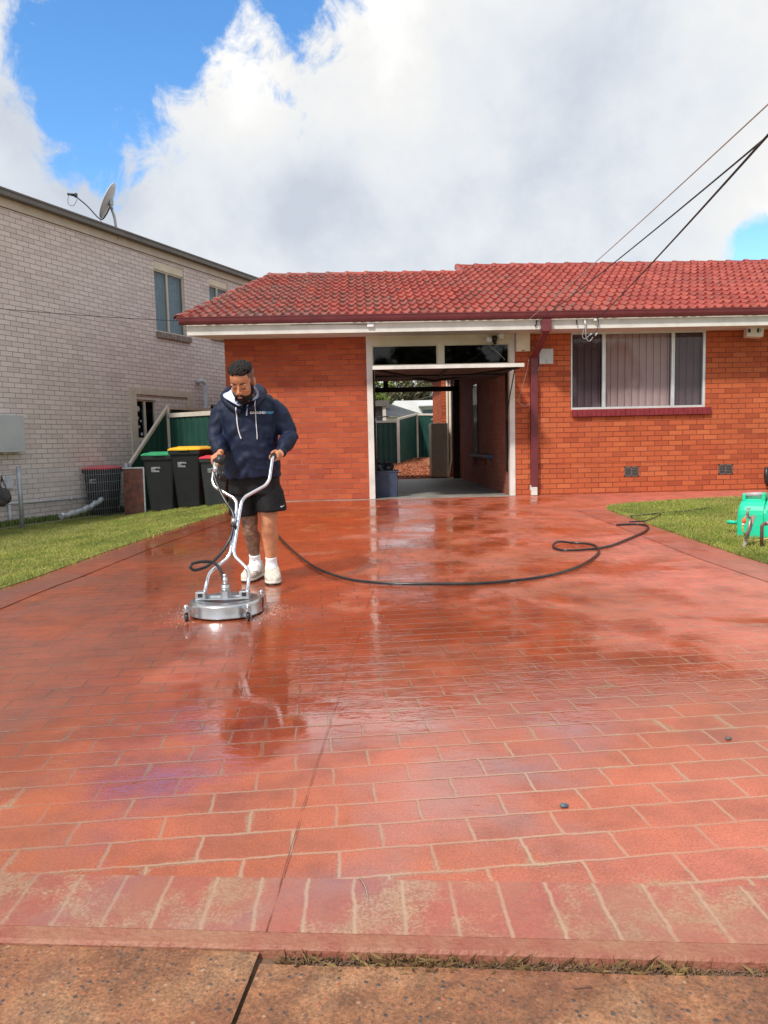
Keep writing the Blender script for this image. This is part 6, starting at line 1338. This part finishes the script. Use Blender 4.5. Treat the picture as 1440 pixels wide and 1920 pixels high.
# pale hood lining: two lapels that stand open at the throat
def lapel(pts_out, pts_in, th=.006):
    mb = MB(); o_ = smooth_path(pts_out,5); i_ = smooth_path(pts_in,5); k = len(o_)
    front = []
    for a, b in zip(o_, i_):
        mid = (a+b)/2+Vector((0,.012,-.004)); front.append((a,mid,b))
    for a, m__, b in front:
        for q in (a,m__,b): mb.v.append(tuple(q))
        for q in (a,m__,b): mb.v.append(tuple(q+Vector((0,th,-th*.3))))
    for j in range(k-1):
        for c_ in range(2):
            a = j*6+c_; mb.f.append((a,a+1,a+7,a+6)); mb.sm.append(True); mb.mi.append(0); mb.f.append((a+3,a+9,a+10,a+4)); mb.sm.append(True); mb.mi.append(0)
    return mb
lapel(rp((-1.0302, 5.84, 1.5046),(-1.0104, 5.745, 1.474),(-0.9671, 5.685, 1.4456),(-0.9174, 5.665, 1.4158),(-0.8855, 5.66, 1.3991)), rp((-0.969, 5.86, 1.5372),(-0.9508, 5.76, 1.5217),(-0.9339, 5.71, 1.4861),(-0.9082, 5.69, 1.4487),(-0.8816, 5.69, 1.4164))).build('hood_lining', M['lining'], MAN)
lapel(rp((-0.7959, 5.83, 1.564),(-0.7565, 5.77, 1.5306),(-0.739, 5.7, 1.4815),(-0.7494, 5.665, 1.4519),(-0.793, 5.66, 1.4327)), rp((-0.8044, 5.86, 1.5584),(-0.7732, 5.8, 1.5169),(-0.7647, 5.76, 1.4899),(-0.7764, 5.72, 1.4636),(-0.8022, 5.7, 1.4471))).build('hood_lining', M['lining'], MAN)
bvh = None
def build_bvh(o):
    me = o.data; return BVHTree.FromPolygons([v.co for v in me.vertices], [tuple(p.vertices) for p in me.polygons])
bvh = build_bvh(hoodie)
def onto(tree_, p, lift=.003, d_=None):
    # drop a point on the cloth along the view-independent front direction
    h_ = tree_.ray_cast(Vector((p.x, -1.0, p.z)), Vector((0,1,0)))
    return (h_[0]+Vector((0,-lift,0))) if h_[0] is not None else p
def cord(pts, r_, mt, name, lift=.006): 
    P_ = [onto(bvh, q, lift) for q in smooth_path(pts,6)]
    for _ in range(2): P_ = [P_[0]]+[(P_[i-1]+P_[i]*2+P_[i+1])/4 for i in range(1,len(P_)-1)]+[P_[-1]]
    mb = MB(); mb.tube(P_, r_, 8); return mb.build(name, M[mt], MAN)
cord(rp((-0.9111, 5.7, 1.4175),(-0.916, 5.7, 1.346),(-0.9132, 5.7, 1.2661),(-0.9038, 5.7, 1.2019),(-0.8877, 5.7, 1.1535)), .0045, 'cord', 'drawstring')
cord(rp((-0.7686, 5.7, 1.4384),(-0.7735, 5.7, 1.3629),(-0.7713, 5.7, 1.2631),(-0.7679, 5.7, 1.1949),(-0.7677, 5.7, 1.1468)), .0030, 'cord', 'drawstring')
cord(rp((-0.8335, 5.7, 1.4119),(-0.837, 5.7, 1.3722),(-0.8408, 5.7, 1.3284)), .0055, 'lining', 'zip')
def decal(txt, size, x, y, z, tree_, mt, name, sx=1.0, bold=.0006, spacing=1.0, shear=0):
    me = text_mesh(txt, size, bold, 0.0, sx=sx, spacing=spacing, shear=shear)
    bm = bmesh.new(); bm.from_mesh(me); bmesh.ops.triangulate(bm, faces=bm.faces[:]); 
    for v in bm.verts: q = Vector((x+v.co.x, y, z+v.co.y)); v.co = onto(tree_, q, .0035)
    bm.to_mesh(me); bm.free(); return obj_from(name, me, M[mt], MAN), max(v.co.x for v in me.vertices)
tx = one((-0.8152, 5.72, 1.3406)); o_, xe = decal('GROUND', .0245, tx.x, tx.y, tx.z, bvh, 'decal', 'chest_lettering', 1.06, .0009)
decal('KEEP', .0245, xe+.001, tx.y, tx.z, bvh, 'decal_blue', 'chest_lettering', 1.02, .0004)
# shorts
Sh = MB(); wst = one((-0.8292, 5.95, 0.914))
Sh.rings([sup(wst,.195,.145),sup(one((-0.8325, 5.95, 0.8296)),.200,.150),sup(one((-0.8337, 5.96, 0.723)),.205,.150)])
l1 = [hipc+Vector((-.085,0,-.02)), one((-0.9297, 5.97, 0.6821)), one((-0.9407, 5.98, 0.5512))]; l2 = [hipc+Vector((.09,0,-.02)), one((-0.7235, 5.95, 0.6997)), one((-0.7075, 5.94, 0.5852))]
Sh.tube(l1+[l1[-1]+Vector((0,0,-.004))],[(.115,.125),(.112,.120),(.113,.118),(.108,.112)],24); Sh.tube(l2+[l2[-1]+Vector((0,0,-.004))],[(.115,.128),(.118,.125),(.124,.122),(.119,.117)],24)
shorts = remesh(Sh,'shorts',.007,3,M['shorts'],MAN,.5)
folds(shorts, lambda p: .010*mnoise.noise(Vector((p.x*13,p.y*11,p.z*4)))+.003*mnoise.noise(p*26))
sb = build_bvh(shorts)
# small curved tick printed near the hem
tk = [(0,0),(.006,-.008),(.016,-.010),(.036,.002),(.050,.011),(.030,.006),(.014,.001),(.007,.003),(.005,.010)]
o0 = one((-0.6261, 5.8, 0.6206)); mb = MB(); mb.v = [tuple(onto(sb, Vector((o0.x+a*.62, o0.y, o0.z+b*.62)), .004)) for a, b in tk]; mb.f = [tuple(range(len(tk)))]; mb.sm = [False]; mb.mi = [0]; mb.build('hem_mark', M['decal'], MAN, uv=False)
# socks and shoes
for an, kn, toe, yaw_, g_ in ((an1,kn1,one((-0.9033, 6.02, 0.022)),R(-16),1.10),(an2,kn2,one((-0.7186, 5.88, 0.0295)),R(10),1.16)):
    mb = MB(); up_ = (kn-an).normalized(); mb.tube([an+Vector((0,-.035,-.115)), an+Vector((0,-.015,-.07)), an-Vector((0,-.005,.04)), an-Vector((0,-.004,.0)), an+up_*.020, an+up_*.036],[.040,.052,.050,.046,.045,.046],18)
    remesh(mb,'sock',.005,1,M['sock'],MAN)
    s_ = MB(); T = Matrix.Translation((toe.x, toe.y+.085, 0))@Matrix.Rotation(yaw_,4,'Z')
    def sr(y, w, zt, z0_=.022, n=16):
        r_ = []
        for j in range(n):
            a = 2*math.pi*j/n; ca, sa = math.cos(a), math.sin(a); r_.append(T@Vector((w*g_*math.copysign(abs(ca)**.75,ca), y, ((z0_+zt)/2+(zt-z0_)/2*math.copysign(abs(sa)**.8,sa))*(1+(g_-1)*1.2))))
        return r_
    s_.rings([sr(-.135,.018,.040),sr(-.128,.034,.058),sr(-.105,.047,.070),sr(-.06,.054,.082),sr(-.02,.053,.100),sr(.02,.050,.118),sr(.06,.047,.128),sr(.11,.044,.130),sr(.150,.040,.115),sr(.165,.028,.08)])
    s_.tube([T@Vector((0,.095,.09)), T@Vector((0,.098,.145))],[.052,.050],16)
    up = remesh(s_,'shoe',.005,3,M['shoe'],MAN,.5)
    folds(up, lambda p: .0022*math.sin(p.y*150+abs(p.x-toe.x)*90+mnoise.noise(p*20)*2))
    for i in range(5):
        y_ = -.035+i*.026; zt_ = (.090+i*.0115)*(1+(g_-1)*1.2); lc = MB(); lc.tube([T@Vector((-.030*g_,y_-.006,zt_-.010)),T@Vector((0,y_,zt_+.006)),T@Vector((.030*g_,y_+.006,zt_-.010))],.0035,6); lc.build('lace', M['sole'], up)
    st = MB()
    for sx_ in (-1,1): st.tube([T@Vector((sx_*.050*g_,-.07,.045)),T@Vector((sx_*.052*g_,0,.070)),T@Vector((sx_*.048*g_,.06,.055))],.006,6)
    st.build('overlay', M['beige_unit'], up)
    so_ = MB(); 
    def out(z, g): return [T@Vector((x*g*g_, y*g, z)) for x, y in ((0,-.140),(.030,-.130),(.048,-.100),(.056,-.055),(.053,0),(.046,.06),(.046,.12),(.034,.162),(0,.175),(-.034,.162),(-.046,.12),(-.046,.06),(-.053,0),(-.056,-.055),(-.048,-.100),(-.030,-.130))]
    so_.rings([out(.014,1.0),out(.019,1.02),out(.030,1.01),out(.034,.98)]); so_.build('shoe_sole', M['sole'], up)
    so2 = MB(); so2.rings([out(.0,.96),out(.0155,1.0)], smooth=False); so2.build('shoe_tread', M['black'], up)
# water thrown off the cleaner: a ruffled film and droplets around its rim
M['foam'] = noisy('water_spray', (0.55,0.50,0.47), (0.75,0.72,0.70), 40, 0.1)
mb = MB(); rg = random.Random(8)
for i in range(420):
    a = rg.uniform(-.9,.5) if rg.random() < .7 else rg.uniform(2.9,4.2); r_ = Rr+.02+abs(rg.gauss(0,.09)); s_ = rg.uniform(.0009,.0026); z = rg.uniform(.001,.006) if rg.random() < .85 else rg.uniform(.01,.05)
    mb.ell((CX+r_*math.cos(a),CY+r_*math.sin(a),z),(s_,s_,s_*.8),n=6,k=4)
tag(mb.build('water_droplets', M['foam'], uv=False), 'fine water droplets thrown out beside the round cleaner', 'water', kind='stuff')
